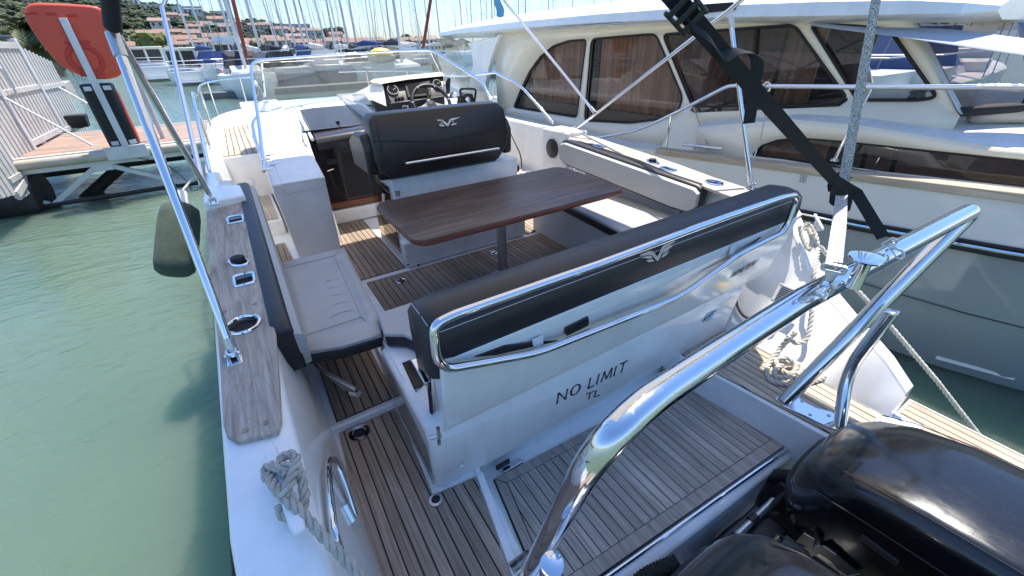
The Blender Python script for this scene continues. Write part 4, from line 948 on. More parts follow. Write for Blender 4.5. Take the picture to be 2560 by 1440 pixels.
# ------------------------------------------------------------------ outboard engines
def engine(cx, label):
    e = empty('outboard_motor', (cx,-.1,-1.0)); tag(e, label, 'outboard motor', 'outboard motors on the stern')
    st = [(.290,.12,-.02,-.10),(.278,.155,.035,-.16),(.245,.192,.092,-.22),(.185,.218,.145,-.26),(.09,.235,.188,-.28),(-.05,.242,.222,-.28),(-.25,.242,.238,-.28),(-.42,.225,.232,-.27),(-.55,.195,.205,-.25),(-.62,.14,.15,-.2)]
    R_ = []
    for y, hw, t, b in st:
        half = [(hw*.80,b),(hw*1.02,b+.05),(hw*1.06,b*.3),(hw*1.03,t-.075),(hw*.985,t-.035),(hw*.90,t-.010),(hw*.80,t),(hw*.40,t+.010)]
        R_.append([(cx-x, y, z) for x, z in half] + [(cx, y, t+.013)] + [(cx+x, y, z) for x, z in half[::-1]])
    MB().loft(R_).build('cowl', M['cowl'], e, smooth=38)
    sm_ = [(.19,.222,.168),(.10,.235,.198),(-.05,.242,.222),(-.25,.242,.238),(-.42,.225,.232),(-.55,.195,.205)]
    for sg in (-1,1):
        MB().tube([V(cx+sg*hw*.905, y, t-.0075) for y, hw, t in sm_], .0022, 5).build('cowl_seam', M['rubber'], e)
        MB().tube([V(cx+sg*hw*1.06, y, t-.13) for y, hw, t in sm_], .003, 5).build('cowl_seam', M['rubber'], e)
        MB().obox(V(cx+sg*.258,-.02,.02), (.006,0,0), (0,.05,0), (0,0,.014)).build('cowl_latch', M['plastic'], e, bevel=.004)
    # front shroud with moulded vents
    R_ = []
    for y, hw, t, b in ((.302,.09,-.05,-.12),(.296,.13,-.01,-.15),(.26,.175,.035,-.20),(.225,.2,.05,-.25)):
        half = [(hw*.7,b),(hw,b+.04),(hw*1.05,(b+t)/2),(hw*.95,t-.03),(hw*.6,t)]
        R_.append([(cx-x, y+.004, z) for x, z in half] + [(cx, y+.004, t+.006)] + [(cx+x, y+.004, z) for x, z in half[::-1]])
    MB().loft(R_).build('front_shroud', M['plastic'], e, smooth=50)
    for k in range(7):
        a = V(cx-.15-.006*k, .262-.010*k, .06+.010*k)
        MB().tube([a, a + V(-.02,-.02,-.04)], .003, 5).build('vent_slot', M['rubber'], e)
    MB().loft([[(cx-w, y1, z),(cx+w, y1, z),(cx+w*.8, y0, z),(cx-w*.8, y0, z)] for z, w, y0, y1 in ((-.27,.17,-.45,.16),(-.45,.12,-.34,.10),(-.8,.07,-.26,.02),(-1.35,.05,-.24,0))]).build('midsection', M['cowl'], e, bevel=.02)
    MB().loft([[(cx-w, y1, z),(cx+w, y1, z),(cx+w, y0, z),(cx-w, y0, z)] for z, w, y0, y1 in ((-.22,.06,.10,.33),(-.32,.09,.10,.36),(-.52,.10,.10,.36))]).build('mount_bracket', M['plastic'], e, bevel=.01)
    return e
e1 = engine(1.60, 'glossy black outboard motor farther to starboard, beside the steel arch plate')
e2 = engine(.80, 'glossy black outboard motor nearer the port side, cut by the picture bottom')
# large metallic letters on the inner flank of the starboard motor
for pts in (((1990,1352),(2012,1330),(2038,1345),(2034,1370),(2062,1362),(2092,1384),(2080,1402),(2050,1382),(2030,1392),(2014,1362)),((2092,1384),(2150,1432),(2110,1440),(2080,1402))):
    q = [p(x, y, X=1.335) for x, y in pts]; MB().extr(q, (-.006,0,0)).build('badge', M['panel'], e1, bevel=.001)
    MB().tube([a + V(-.007,0,0) for a in q[1:6]], .0016, 5).build('badge_edge', M['silver'], e1)
def hose(pts, r, ribs=True, mat='rubber', name='engine_hose'):
    pth = resample(crom(pts, 10), .006 if ribs else .02)
    rs = [r*(1.0 if (i//1) % 2 else .86) for i in range(len(pth))] if ribs else r
    return MB().tube(pth, rs, 12).build(name, M[mat], boat, smooth=30)
hose([p(2010,1200,z=-.16), p(1975,1190,z=-.19), p(1930,1190,z=-.25), p(1880,1202,z=-.33), p(1840,1225,z=-.42)], .027)
hose([V(.84,.33,-.10), V(.72,.37,-.14), V(.62,.37,-.22), V(.55,.34,-.36), V(.52,.28,-.44)], .030)
hose([V(1.50,.28,-.2), V(1.36,.30,-.26), V(1.18,.33,-.3), V(1.0,.30,-.22)], .013, False)
hose([V(1.42,.26,-.25), V(1.34,.33,-.30), V(1.20,.36,-.40), V(1.1,.34,-.44)], .010, False)
st_ = MB().tube([V(.95,.30,-.24), V(1.45,.30,-.24)], .014, 10).build('steering_ram', M['alu'], boat)
for x in (1.02,1.16,1.30): MB().lathe([(.02,-.02),(.02,.02)], (x,.30,-.24), ax=(1,0,0), n=12).build('coupling', M['plastic'], boat)
MB().box(1.0,1.40,.20,.34,-.40,-.27).build('tilt_bracket', M['plastic'], boat, bevel=.01)
# ------------------------------------------------------------------ bimini
bim = empty('bimini_awning', (1.2,2.5,.6)); tag(bim, 'bimini awning frame of slanting steel tubes with dark canopy overhead', 'bimini')
CZ = 1.97
CY0, CY1, CX0, CX1 = .70, 3.98, .0, 2.52
def cz(x, y): return CZ + .05*(1-((x-CX)/1.3)**2) - .05*max(0,(1.1-y)/.4)**1.5 + .02*math.sin((y-.9)/2.9*math.pi*2)**2
R_ = []
for k in range(17):
    y = CY0 + (CY1-CY0)*k/16
    R_.append([(CX0 + (CX1-CX0)*i/16, y, cz(CX0 + (CX1-CX0)*i/16, y)) for i in range(17)])
cano = MB().loft(R_, closed=False, caps=False).build('canopy', M['canopy'], bim, smooth=60)
for sg in (1, -1):
    mx = (lambda q: V(q.x, q.y, q.z)) if sg == 1 else (lambda q: V(2*CX - q.x, q.y, q.z))
    if sg == 1:
        A = [V(2.735,3.22,.745), p(1824,25,X=2.60), V(2.42,1.08,CZ-.01)]
        B = [p(1876,452,s=(SH[0]+.06,SH[1])), p(1826,44,X=2.60)]
        Cc = [p(1478,270,X=2.695), p(1260,0,X=2.46), V(2.42,3.95,CZ-.01)]
        A[0] = p(1442,322,X=2.735)
    else:
        A = [p(523,484,X=-.232), p(290,85,X=-.222), V(.02,1.08,CZ-.01)]
        B = [p(584,885,X=-.226), p(283,88,X=-.214)]
        Cc = [p(503,447,X=-.238), p(405,20,X=-.182), V(.01,3.95,CZ-.01)]
    MB().tube([A[0], A[1], A[2]], .0128, 12).build('tube', M['chrome'], bim)
    MB().tube(B, .0128, 12).build('tube', M['chrome'], bim)
    d_ = Cc[1]-Cc[0]
    MB().tube([Cc[0], Cc[1], Cc[2]], .0125, 12).build('tube', M['chrome'], bim)
    for q, d in ((B[1], (B[1]-B[0]).normalized()), (Cc[0], (Cc[1]-Cc[0]).normalized()), (B[0], (B[0]-B[1]).normalized())):
        MB().tube([q - d*.055, q + d*.006], .0165, 12).build('tube_end', M['alu'], bim)
    if sg == -1:
        MB().tube([A[1].lerp(A[2],.02), A[1].lerp(A[2],.3)], .016, 10).build('fabric_sleeve', M['fabric'], bim)
        MB().tube([B[1].lerp(A[2],.04), B[1].lerp(A[2],.35)], .019, 10).build('fabric_sleeve', M['fabric'], bim)
    for q, d in ((A[0], (A[1]-A[0]).normalized()), (B[0], (B[1]-B[0]).normalized())):
        f = q - d*.05; f.z = max(zs(f.y) + .018, f.z - .03)
        MB().obox(f + V(.012,0,.012), (.004,0,0), (0,.014,0), (0,0,.022)).build('deck_fork', M['chrome'], bim, bevel=.002)
        MB().obox(f + V(-.012,0,.012), (.004,0,0), (0,.014,0), (0,0,.022)).build('deck_fork', M['chrome'], bim, bevel=.002)
        MB().tube([f + V(-.022,0,.02), f + V(.022,0,.02)], .005, 8).build('pin', M['chrome'], bim)
        MB().tube([f + V(0,0,.015), q], .007, 8).build('tang', M['chrome'], bim)
        MB().obox(f - V(0,0,.004), (.022,0,0), (0,.03,0), (0,0,.004)).build('deck_plate', M['chrome'], bim, bevel=.002)
MB().tube([cz_ for cz_ in [V(.02,1.08,CZ-.01)] + [V(x,1.08,cz(x,1.08)-.012) for x in (.2,.7,1.2,1.7,2.2)] + [V(2.42,1.08,CZ-.01)]], .0125, 10).build('cross_bow', M['chrome'], bim)
MB().tube([V(.01,3.95,CZ-.01)] + [V(x,3.95,cz(x,3.95)-.012) for x in (.2,.7,1.2,1.7,2.2)] + [V(2.42,3.95,CZ-.01)], .0125, 10).build('cross_bow', M['chrome'], bim)
# ------------------------------------------------------------------ webbing straps from the arch to the awning
def ribbon(pts, w, th, side=None):
    pts = [Vector(q) for q in pts]; R_ = []
    for i, q in enumerate(pts):
        t = (pts[min(i+1,len(pts)-1)] - pts[max(i-1,0)]).normalized()
        s_ = side[i] if side else (CAM - q).cross(t).normalized()
        n = t.cross(s_).normalized()
        h_ = (w[i] if isinstance(w, (list, tuple)) else w)/2
        R_.append([q - s_*h_ - n*th/2, q + s_*h_ - n*th/2, q + s_*h_ + n*th/2, q - s_*h_ + n*th/2])
    return MB().loft(R_)
kn = p(2105,480,Y=.50)
gs = empty('grey_strap', kn); tag(gs, 'grey woven strap clipped to the tow arch, rising upright to the awning', 'strap')
top = p(2190,0,Y=.58); gtop = kn + (top-kn)*((cz(1.5,.72)-.01-kn.z)/(top.z-kn.z))
hk1 = p(2085,655,z=.972)
ribbon([p(2085,657,z=.965), p(2098,560,Y=.44), kn + V(.0,0,.0), top, gtop], [.034,.034,.028,.020,.020], .003).build('webbing', M['webgrey'], gs, smooth=0)
def snap(c, up, parent, k=1.0):          # cast snap hook below a webbing loop
    s_ = up.cross(CAM-c).normalized()
    MB().tube(rnd([c + up*.012*k + s_*.03*k, c - s_*.03*k + up*.012*k, c - s_*.03*k - up*.012*k, c + s_*.03*k - up*.012*k, c + s_*.03*k + up*.012*k], .01), .006*k, 8).build('hook_bar', M['alu'], parent)
    MB().loft([[c - up*a + s_*b*k + (CAM-c).normalized()*z_ for b, z_ in ((-w,-.006),(w,-.006),(w,.006),(-w,.006))] for a, w in ((.012*k,.022),(.03*k,.014),(.05*k,.011))]).build('hook_body', M['alu'], parent, bevel=.003)
    MB().tube(crom([c - up*.05*k + s_*.004, c - up*.075*k + s_*.018*k, c - up*.10*k + s_*.012*k, c - up*.112*k - s_*.006*k, c - up*.10*k - s_*.02*k, c - up*.085*k - s_*.02*k], 5), .007*k, 8).build('hook', M['alu'], parent)
    MB().tube([c - up*.03*k - s_*.014*k, c - up*.09*k - s_*.02*k], .003*k, 6).build('gate', M['alu'], parent)
snap(p(2084,672,z=.96), V(-.1,.0,1).normalized(), gs, .75)
bs = empty('black_strap', kn); tag(bs, 'black webbing strap with plastic buckle and dangling loop, slanting up from the tow arch', 'strap')
k2 = kn + (CAM-kn).normalized()*.02
t2 = p(1690,0,Y=.62); btop = k2 + (t2-k2)*((cz(.1,.72)-.01-k2.z)/(t2.z-k2.z))
hk2 = p(2208,594,z=.935)
ribbon([hk2, k2 + V(.02,-.03,.0), p(2085,450,Y=.505), p(1900,240,Y=.56), t2, btop], [.030,.030,.030,.032,.034,.034], .004).build('webbing', M['strap'], bs, smooth=0)
snap(p(2222,606,z=.925), (k2-hk2).normalized(), bs, .5)
gd_ = (top-kn).normalized(); vx_ = (CAM-kn).cross(gd_).normalized(); vy_ = gd_.cross(vx_)
R_ = []
for hh, kk in ((-.040,.9),(-.036,1.0),(-.005,1.05),(.010,.98),(.012,.85)):
    R_.append([kn + gd_*(hh - .008 + .012*math.cos(2*math.pi*t/20)) + vx_*.028*kk*math.cos(2*math.pi*t/20) + vy_*.016*kk*math.sin(2*math.pi*t/20) for t in range(20)])
MB().loft(R_).build('wrap', M['strap'], bs, smooth=50)       # the turns that tie both straps together
ribbon(crom([kn + vx_*-.01 + gd_*.03 + vy_*-.012, kn + vx_*.012 + gd_*.045 + vy_*-.016, kn + vx_*.026 + gd_*.025 + vy_*-.012, kn + vx_*.022 + vy_*-.016], 5), .026, .004).build('knot', M['strap'], bs, smooth=60)
lp = crom([p(1725,62,Y=.60), p(1775,100,Y=.585), p(1805,140,Y=.58), p(1840,128,Y=.575), p(1880,135,Y=.57), p(1893,165,Y=.565), p(1885,215,Y=.565), p(1880,260,Y=.565), p(1872,308,Y=.565)], 6)
sd_ = [V(.55,-.3,-.78).lerp(V(.8,-.55,.1), min(1,max(0,(i-10)/20))).normalized() for i in range(len(lp))]
ribbon(lp, .026, .003, side=sd_).build('loose_end', M['strap'], bs, smooth=60)
bk = p(1712,28,Y=.612); dd = (btop-k2).normalized(); ss = (CAM-bk).cross(dd).normalized(); nn = dd.cross(ss).normalized()
if nn.dot(CAM-bk) < 0: nn = -nn
for k in (-1,0,1): MB().obox(bk + dd*.024*k + nn*.010, ss*.026, dd*.006, nn*.004).build('buckle_bar', M['plastic'], bs, bevel=.003)
for k in (-1,1): MB().obox(bk + ss*.024*k + nn*.007, ss*.004, dd*.034, nn*.006).build('buckle_side', M['plastic'], bs, bevel=.003)
# ------------------------------------------------------------------ fender, ropes
B_, T_ = p(437,688,Y=2.95), p(452,512,Y=3.25); ax = T_-B_; L_ = ax.length
fe = empty('fender', B_); tag(fe, 'dark green cloth covered fender hanging outside the port hull', 'fender')
pr = [(0,0),(.04,.0),(.075,.008),(.098,.03),(.107,.08),(.109,L_*.5),(.107,L_*.8),(.097,L_*.93),(.066,L_*.985),(.04,L_)]
MB().lathe(pr, B_, ax=ax, n=36).build('cover', M['fender'], fe, smooth=60)
MB().lathe([(.045,L_*.98),(.034,L_+.05),(.028,L_+.09),(.012,L_+.10)], B_, ax=ax, n=18).build('neck', M['white'], fe)
MB().rope(crom([T_ + ax.normalized()*.09, p(462,470,Y=3.4), p(480,450,Y=3.45), p(505,440,Y=3.4)], 6), .007).build('lanyard', M['ropew'], fe)
rp = empty('mooring_rope', p(700,1200,z=.57)); tag(rp, 'grey laid mooring rope looped round the white cleat on the port quarter', 'rope')
zr = .575
def zz(*a): return [p(x, y, z=h) for x, y, h in a]
loops = [zz((908,1455,.50),(850,1385,.53),(790,1322,.57),(744,1272,.60),(704,1236,.615),(680,1205,.61),(676,1180,.60),(694,1172,.61),(722,1184,.625)),
         zz((668,1196,.605),(664,1176,.60),(676,1164,.612),(704,1168,.632),(734,1162,.630),(750,1180,.615),(758,1215,.60),(762,1250,.59),(748,1280,.585),(722,1292,.58),(704,1284,.58),(700,1262,.59)),
         zz((700,1158,.622),(708,1140,.628),(730,1136,.628),(742,1152,.626),(734,1180,.63),(722,1212,.632),(710,1240,.62))]
for l_ in loops:
    MB().rope(crom(l_, 8), .0118, n=7).build('line', M['ropeg'], rp)
rq = empty('mooring_line', p(2300,880,z=.1)); tag(rq, 'taut pale three-strand mooring line running aft from the starboard quarter', 'rope')
MB().rope([p(2050,615,X=2.66), p(2110,690,X=2.68), p(2230,820,X=2.72), p(2340,950,X=2.78), p(2450,1092,X=2.86), p(2700,1420,X=3.0)], .0125, n=7).build('line', M['ropew'], rq)
rc = empty('rope_coil', p(1960,930,z=PZ)); tag(rc, 'pale rope hanging from the starboard cleat into a loose coil on the platform', 'rope')
h1 = [p(2010,575,X=2.56), p(2018,560,X=2.58), p(2035,580,X=2.58), p(2044,620,X=2.52), pq(2040,680,.03), pq(2034,740,.02), pq(2030,800,.02), pq(2020,850,.03), pq(1995,862,.05), pq(1975,845,.06)]
MB().rope(crom(h1, 7), .0125, n=7).build('fall', M['ropew'], rc)
h2 = [p(2000,565,X=2.55), p(2005,590,X=2.53), p(2022,625,X=2.50), p(2030,600,X=2.54), p(2020,570,X=2.57)]
MB().rope(crom(h2, 7), .0125, n=7).build('turn', M['ropew'], rc)
fl = [(1990,830,.14),(1960,862,.06),(1925,905,DK+.02),(1918,930,DK+.012),(1935,955,DK+.012),(1985,962,DK+.012),(2030,955,DK+.012),(2072,938,DK+.014)]
MB().rope(crom(zz(*fl), 7), .0125, n=7).build('coil', M['ropew'], rc)
fl = [(1975,840,.12),(1945,880,.02),(1940,905,.0),(1962,930,-.01),(1995,935,-.01),(2005,920,-.005),(1985,905,.005),(1955,912,.01),(1935,930,.005),(1950,945,0),(1978,940,.01),(1990,915,.03),(1970,895,.045),(1952,900,.03)]
MB().rope(crom(zz(*fl), 7), .0125, n=7).build('coil', M['ropew'], rc)
# ------------------------------------------------------------------ the neighbouring motor yacht (bow towards the photographer)
ya = empty('motor_yacht', (5.1,3,WL)); tag(ya, 'large cream motor yacht with tinted curtained windows and grey-blue hull lying alongside', 'yacht')
YC = 5.15
YT = [(-3.2,5.1),(-2.6,4.55),(-1.8,4.05),(-1.0,3.74),(-.3,3.58),(.3,3.51),(1.0,3.49),(9,3.49)]        # sheer line (near side)
YW = [(-3.0,5.1),(-2.0,4.75),(-1.2,4.32),(-.5,3.92),(-.12,3.74),(.4,3.55),(1.0,3.47),(2,3.44),(9,3.44)] # waterline
def ysz(y): return itp([(-3.2,.80),(-1,.74),(.34,.655),(.98,.612),(2.83,.485),(3.6,.45),(9,.45)], y)
def yrz(y): return ysz(y) - .335 + .03*max(0,min(1,(1-y)/2))
ys_ = [-3.2,-2.9,-2.6,-2.2,-1.8,-1.4,-1.0,-.6,-.3,0,.3,.65,1,1.6,2.2,2.83,3.6,5,7,8.8]
def yside(sg):
    lo, hi, tr_ = [], [], []
    for y in ys_:
        t, w_ = itp(YT, y), itp(YW, y); zt, zr_ = ysz(y), yrz(y)
        f = lambda x: x if sg > 0 else 2*YC - x
        xr = t + (w_-t)*.12 + .012
        lo.append([(f(YC), y, -1.0), (f(w_+.12), y, -.9), (f(w_+.02), y, -.60), (f(w_ + (xr-w_)*.5), y, -.2), (f(xr), y, zr_)])
        hi.append([(f(xr-.004), y, zr_), (f(t+.01), y, zt-.14), (f(t+.004), y, zt)])
    return lo, hi
for sg in (1, -1):
    lo, hi = yside(sg)
    MB().loft(lo, closed=False, caps=False).build('lower_hull', M['navy'], ya, smooth=60)
    MB().loft(hi, closed=False, caps=False).build('topside', M['hullgrey'], ya, smooth=60)
lo, hi = yside(1)
def off(P3, dx, dz=0): return [V(q[0]+dx, q[1], q[2]+dz) for q in P3]
rr_ = [V(*r[0]) for r in hi]
MB().tube(off(rr_, -.012, .012), .014, 8).build('rubbing_strake', M['chrome'], ya)
MB().tube(off(rr_, -.010, -.014), .016, 8).build('rubber_strake', M['rubber'], ya)
MB().tube(off(rr_, -.010, .036), .010, 8).build('rubber_strake', M['rubber'], ya)
st1 = [V(itp(YW,y) + (itp(YT,y)-itp(YW,y))*.42 - .006, y, -.11+.05*(1-y)*.4) for y in (-1.8,-1.2,-.6,-.3,0,.3,.65,1,1.6)]
MB().tube(st1, .0035, 6).build('pin_stripe', M['letter'], ya)
st2 = [V(itp(YW,y) - .004, y, -.49+.02*(.3-y)) for y in (-.05,.1,.2,.3)]
MB().loft([[q, q + V(0,0,.022), q + V(.01,0,.022), q + V(.01,0,0)] for q in st2]).build('boot_stripe', M['white'], ya)
# bevelled teak toe rail, side deck
R_ = [[V(*r[2]) + V(-.012,0,-.03), V(*r[2]) + V(-.012,0,.022), V(*r[2]) + V(.075,0,.030), V(*r[2]) + V(.085,0,-.01)] for r, y in zip(hi, ys_) if y <= 2.9]
MB().loft(R_).build('toe_rail', M['teakpale'], ya, bevel=.004)
R_ = [[(itp(YT,y), y, ysz(y)-.02), (2*YC-itp(YT,y), y, ysz(y)-.02)] for y in ys_]
MB().loft(R_, closed=False, caps=False).build('deck', M['creamdeck'], ya)
XC = 3.90
def xp(pts, X=XC): return [p(x, y, X=X) for x, y in pts]
def rndp(pts, r, n=4):                   # closed polygon with rounded corners
    out = []; m = len(pts)
    for i in range(m):
        a, b, c = Vector(pts[i-1]), Vector(pts[i]), Vector(pts[(i+1) % m])
        d1, d2 = a-b, c-b; k = min(r, d1.length*.45, d2.length*.45)
        s, e = b + d1.normalized()*k, b + d2.normalized()*k
        for t in range(n+1):
            u = t/n; out.append(s*(1-u)**2 + b*2*u*(1-u) + e*u*u)
    return out
W1 = rndp(xp([(1286,268),(1302,228),(1325,180),(1352,142),(1385,115),(1425,102),(1468,99),(1444,293)]), .05)
W2 = rndp(xp([(1481,98),(1560,91),(1642,85),(1710,245),(1695,283),(1640,299),(1575,307),(1463,301)]), .07)
W3 = rndp(xp([(1659,86),(1800,76),(1988,62),(2118,243),(2096,262),(1900,264),(1733,266)]), .06)
W4 = rndp(xp([(2028,60),(2150,66),(2228,76),(2345,243),(2300,250),(2146,250)]), .05)
roof_y0 = 1.0
outer = xp([(1247,300),(1237,90)]) + [V(XC,4.2,1.64), V(XC,1.30,1.56), V(XC,.92,1.02), V(XC,.92,.86), V(XC,2.6,.80), V(XC,2.9,.42), V(XC,6.4,.36)]
outer = [V(XC,6.62,.40), V(XC,6.62,1.62), V(XC,4.2,1.64), V(XC,1.32,1.56), V(XC,.84,.98), V(XC,.84,.80), V(XC,2.5,.76), V(XC,2.95,.40)]
cab = holed(outer, [W1, W2, W3, W4], 'cabin_side', M['cream'], ya, solid=.03)
for nm, wpts, gm in (('w1', W1, 'gtint'), ('w2', W2, 'gtint'), ('w3', W3, 'gtintd'), ('w4', W4, 'gclear')):
    MB().tube([q + V(-.012,0,0) for q in wpts], .012, 6, closed=True).build('window_frame', M['rubber'], cab)
    MB().poly([q + V(.012,0,0) for q in wpts]).build('window_pane', M[gm], cab, smooth=0)
def curtain(y0, y1, z0, z1, mat, x=4.02, amp=.025, wl=.11, seed=0):
    m = MB(); n = max(8, int(abs(y1-y0)/.012)); R_ = []
    for k in range(n+1):
        y = y0 + (y1-y0)*k/n
        a = amp*math.sin(2*math.pi*y/wl + .8*math.sin(y*7+seed)) + amp*.4*math.sin(2*math.pi*y/(wl*.37)+seed)
        R_.append([(x+a*.7, y, z1), (x+a, y, (z0+z1)/2), (x+a*1.25, y, z0)])
    return m.loft(R_, closed=False, caps=False).build('curtain', M[mat], ya, smooth=70)
curtain(4.55,5.75,.70,1.50,'curtain'); curtain(3.05,4.30,.72,1.50,'curtain', wl=.13, seed=2)
curtain(2.55,3.15,.85,1.50,'curtainr', seed=4, wl=.15); curtain(1.80,2.12,.92,1.50,'curtain', seed=5, wl=.10); curtain(2.12,2.55,.92,1.50,'curtainr', seed=6, wl=.12)
MB().box(3.97,4.3,2.6,6.3,.55,.72).build('interior_sill', M['panel'], ya)
MB().box(4.6,4.62,1.7,6.5,.3,1.6).build('interior_bulkhead', M['redwood'], ya)
MB().box(3.95,6.4,1.7,6.5,.30,.32).build('cabin_sole', M['darkgap'], ya)
# black bands of the big side window
MB().extr(xp([(1733,262),(2096,258),(2120,243),(2118,252),(2098,266),(1735,282),(1725,276)], 3.884), (.004,0,0)).build('window_sill_band', M['smoke'], cab)
MB().extr(xp([(1886,66),(1893,66),(1880,262),(1872,262)], 3.886), (.012,0,0)).build('sliding_frame', M['rubber'], cab)
# far side of the cabin, windscreen with its frames
MB().extr([(2*YC-XC,6.6,.4),(2*YC-XC,6.6,.75),(2*YC-XC,1.0,.95),(2*YC-XC,1.0,.8)], (.02,0,0)).build('far_coaming', M['cream'], ya)
for y0, y1 in ((1.25,1.35),(2.6,2.75),(4.5,4.6),(6.5,6.6)):
    MB().extr([(2*YC-XC,y0-.35,.95),(2*YC-XC,y1-.35,.95),(2*YC-XC,y1,1.58),(2*YC-XC,y0,1.58)], (.03,0,0)).build('far_pillar', M['cream'], ya)
wsb = [V(3.92,.86,1.00), V(4.25,.55,1.03), V(4.8,.38,1.05), V(5.15,.35,1.06), V(5.6,.40,1.05), V(6.1,.58,1.03), V(6.38,.86,1.0)]
wst = [V(3.95,1.33,1.54), V(4.3,1.12,1.56), V(4.8,1.0,1.58), V(5.15,.98,1.58), V(5.6,1.0,1.58), V(6.1,1.12,1.56), V(6.35,1.33,1.54)]
wsy = MB().loft([wst, wsb], closed=False, caps=False).build('front_screen', M['gtintd'], ya, smooth=60)
for i, wdt in ((0,.05),(2,.035),(4,.035),(6,.05)):
    a, b = wst[i], wsb[i]; MB().obox((a+b)/2 + V(0,-.02,0), (wdt,0,0), (a-b)/2, V(0,.012,.009)).build('screen_pillar', M['smoke'] if i else M['hullgrey'], ya, bevel=.006)
MB().tube(wsb, .03, 8).build('screen_base', M['rubber'], ya)
for i in (1, 3):
    a = wsb[i] + V(.1,-.06,.02); MB().tube(rnd([a, a + V(0,.0,.03), a + V(-.35,.16,.22)], .02), .009, 8).build('wiper', M['rubber'], ya)
    MB().obox(a + V(-.30,.13,.19), (.16,.02,.16), (.0,.008,0), (0,0,.006)).build('wiper_blade', M['rubber'], ya)
# roof with rolled edge
R_ = []
for y, z_, x0, th in ((8.75,1.66,3.95,.03),(8.6,1.685,3.80,.07),(7.5,1.715,3.73,.085),(6,1.725,3.70,.09),(4,1.715,3.70,.095),(2.6,1.69,3.70,.10),(1.8,1.655,3.71,.10),(1.3,1.625,3.76,.09),(1.05,1.595,3.86,.07),(.93,1.575,4.05,.04)):
    ring = [(x0+.16,y,z_-th-.035),(x0+.02,y,z_-th),(x0,y,z_-th+.012),(x0+.012,y,z_-.006),(x0+.05,y,z_+.004)] + [(x0+.05+(YC-x0-.05)*k, y, z_ + .20*(1-(1-k)**2)) for k in (.15,.35,.6,1)]
    ring += [(2*YC-x, y_, zz_) for x, y_, zz_ in ring[::-1][1:]]
    R_.append(ring)
roof = MB().loft(R_).build('roof', M['cream'], ya, smooth=26)
roof.data.materials.clear(); roof.data.materials.append(M['gel'])
# navigation light in its dark recess
q = xp([(1725,14),(1740,12),(1832,5),(1838,24),(1735,36)], 3.695); nl = MB().extr(q, (.01,0,0)).build('light_recess', M['darkgap'], roof)
MB().lathe([(.028,0),(.03,.02),(.02,.035)], p(1752,24,X=3.692), ax=(-1,0,0), n=14).build('light_body', M['plastic'], roof)
MB().extr(xp([(1746,18),(1758,18),(1758,30),(1746,30)], 3.655), (.004,0,0)).build('light_lens', plain('green_lens', (.02,.30,.18), .2, var=0), roof)
MB().tube(xp([(1318,76),(1500,62),(1555,58)], 3.71), .008, 6).build('antenna_rail', M['alu'], roof)
# aft arch and rolled side curtains
q = xp([(1166,108),(1182,104),(1238,92),(1250,84),(1236,118),(1222,165),(1212,215),(1208,262),(1160,262),(1172,215),(1182,160),(1178,125)], 3.82)
MB().extr(q, (.08,0,0)).build('aft_arch', M['gel'], ya, bevel=.01)
MB().box(3.92,6.4,6.60,6.64,.4,1.62).build('aft_bulkhead', M['smoke'], ya)
pts = [p(x, y, Y=8.55) for x, y in ((1078,100),(1100,104),(1125,108),(1150,116),(1172,116))]
MB().tube(crom([p(x, y, X=3.86) for x, y in ((1095,98),(1110,104),(1125,101),(1140,108),(1155,104),(1170,110))], 4), .05, 8).build('rolled_curtain', M['beige'], ya)
MB().tube(crom([p(x, y, X=3.95) for x, y in ((1215,110),(1225,106),(1240,104))], 4), .04, 8).build('rolled_curtain', M['beige'], ya)
MB().extr(xp([(1066,118),(1095,102),(1140,108),(1165,165),(1150,190),(1075,180)], 3.9), (.004,0,0)).build('clear_curtain', M['gclear'], ya)
MB().box(3.5,6.8,6.6,8.8,.30,.46).build('aft_cockpit', M['cream'], ya)
MB().box(3.5,3.62,6.4,8.8,.44,.80).build('aft_coaming', M['cream'], ya, bevel=.04)
# coach-roof (trunk) with long low window under the foredeck
XT = 3.72
low = [(2.55,.52),(2.30,.50),(1.6,.56),(.98,.62),(.35,.665),(-.6,.72),(-1.5,.76)]
topp = [(2.55,.72),(2.27,.784),(1.75,.88),(1.3,.895),(.47,.85),(-.6,.83),(-1.5,.80)]
xt = lambda y: XT + max(0,(.2-y))*.42*(1 if y < .2 else 0)
outer = [V(xt(y), y, z) for y, z in low] + [V(xt(y)+.02, y, z) for y, z in topp[::-1]]
outer = [V(XT, y, z) for y, z in low[:5]] + [V(XT, .0, .695), V(XT, .0, .83)] + [V(XT, y, z) for y, z in topp[:5][::-1]]
LW = rndp(xp([(1882,388),(1905,364),(1945,350),(2000,345),(2110,354),(2240,368),(2560,402),(2700,418),(2700,500),(2560,478),(2240,440),(1960,396)], XT), .02)
LW = [V(XT, max(.06, q.y), q.z) for q in LW]
trunk = holed(outer, [LW], 'trunk_side', M['cream'], ya, solid=.02)
MB().tube([q + V(-.006,0,0) for q in LW], .008, 6, closed=True).build('window_frame', M['rubber'], trunk)
MB().poly([q + V(.008,0,0) for q in LW]).build('window_pane', M['gtintd'], trunk, smooth=0)
for a, b in (((2168,365),(2150,440)), ((2245,372),(2222,450))):
    MB().tube(xp([a, b], XT+.03), .014, 6).build('window_divider', M['rubber'], trunk)
MB().tube(rnd(xp([(2200,392),(2196,400),(2184,424),(2182,430)], XT-.012), .01), .006, 8).build('window_handle', M['chrome'], trunk)
curtain(1.45,1.95,.50,.78,'curtain', x=3.80, wl=.07, amp=.012); MB().box(3.95,4.0,.0,1.45,.4,.84).build('cabin_lining', M['curtain'], ya)
R_ = []
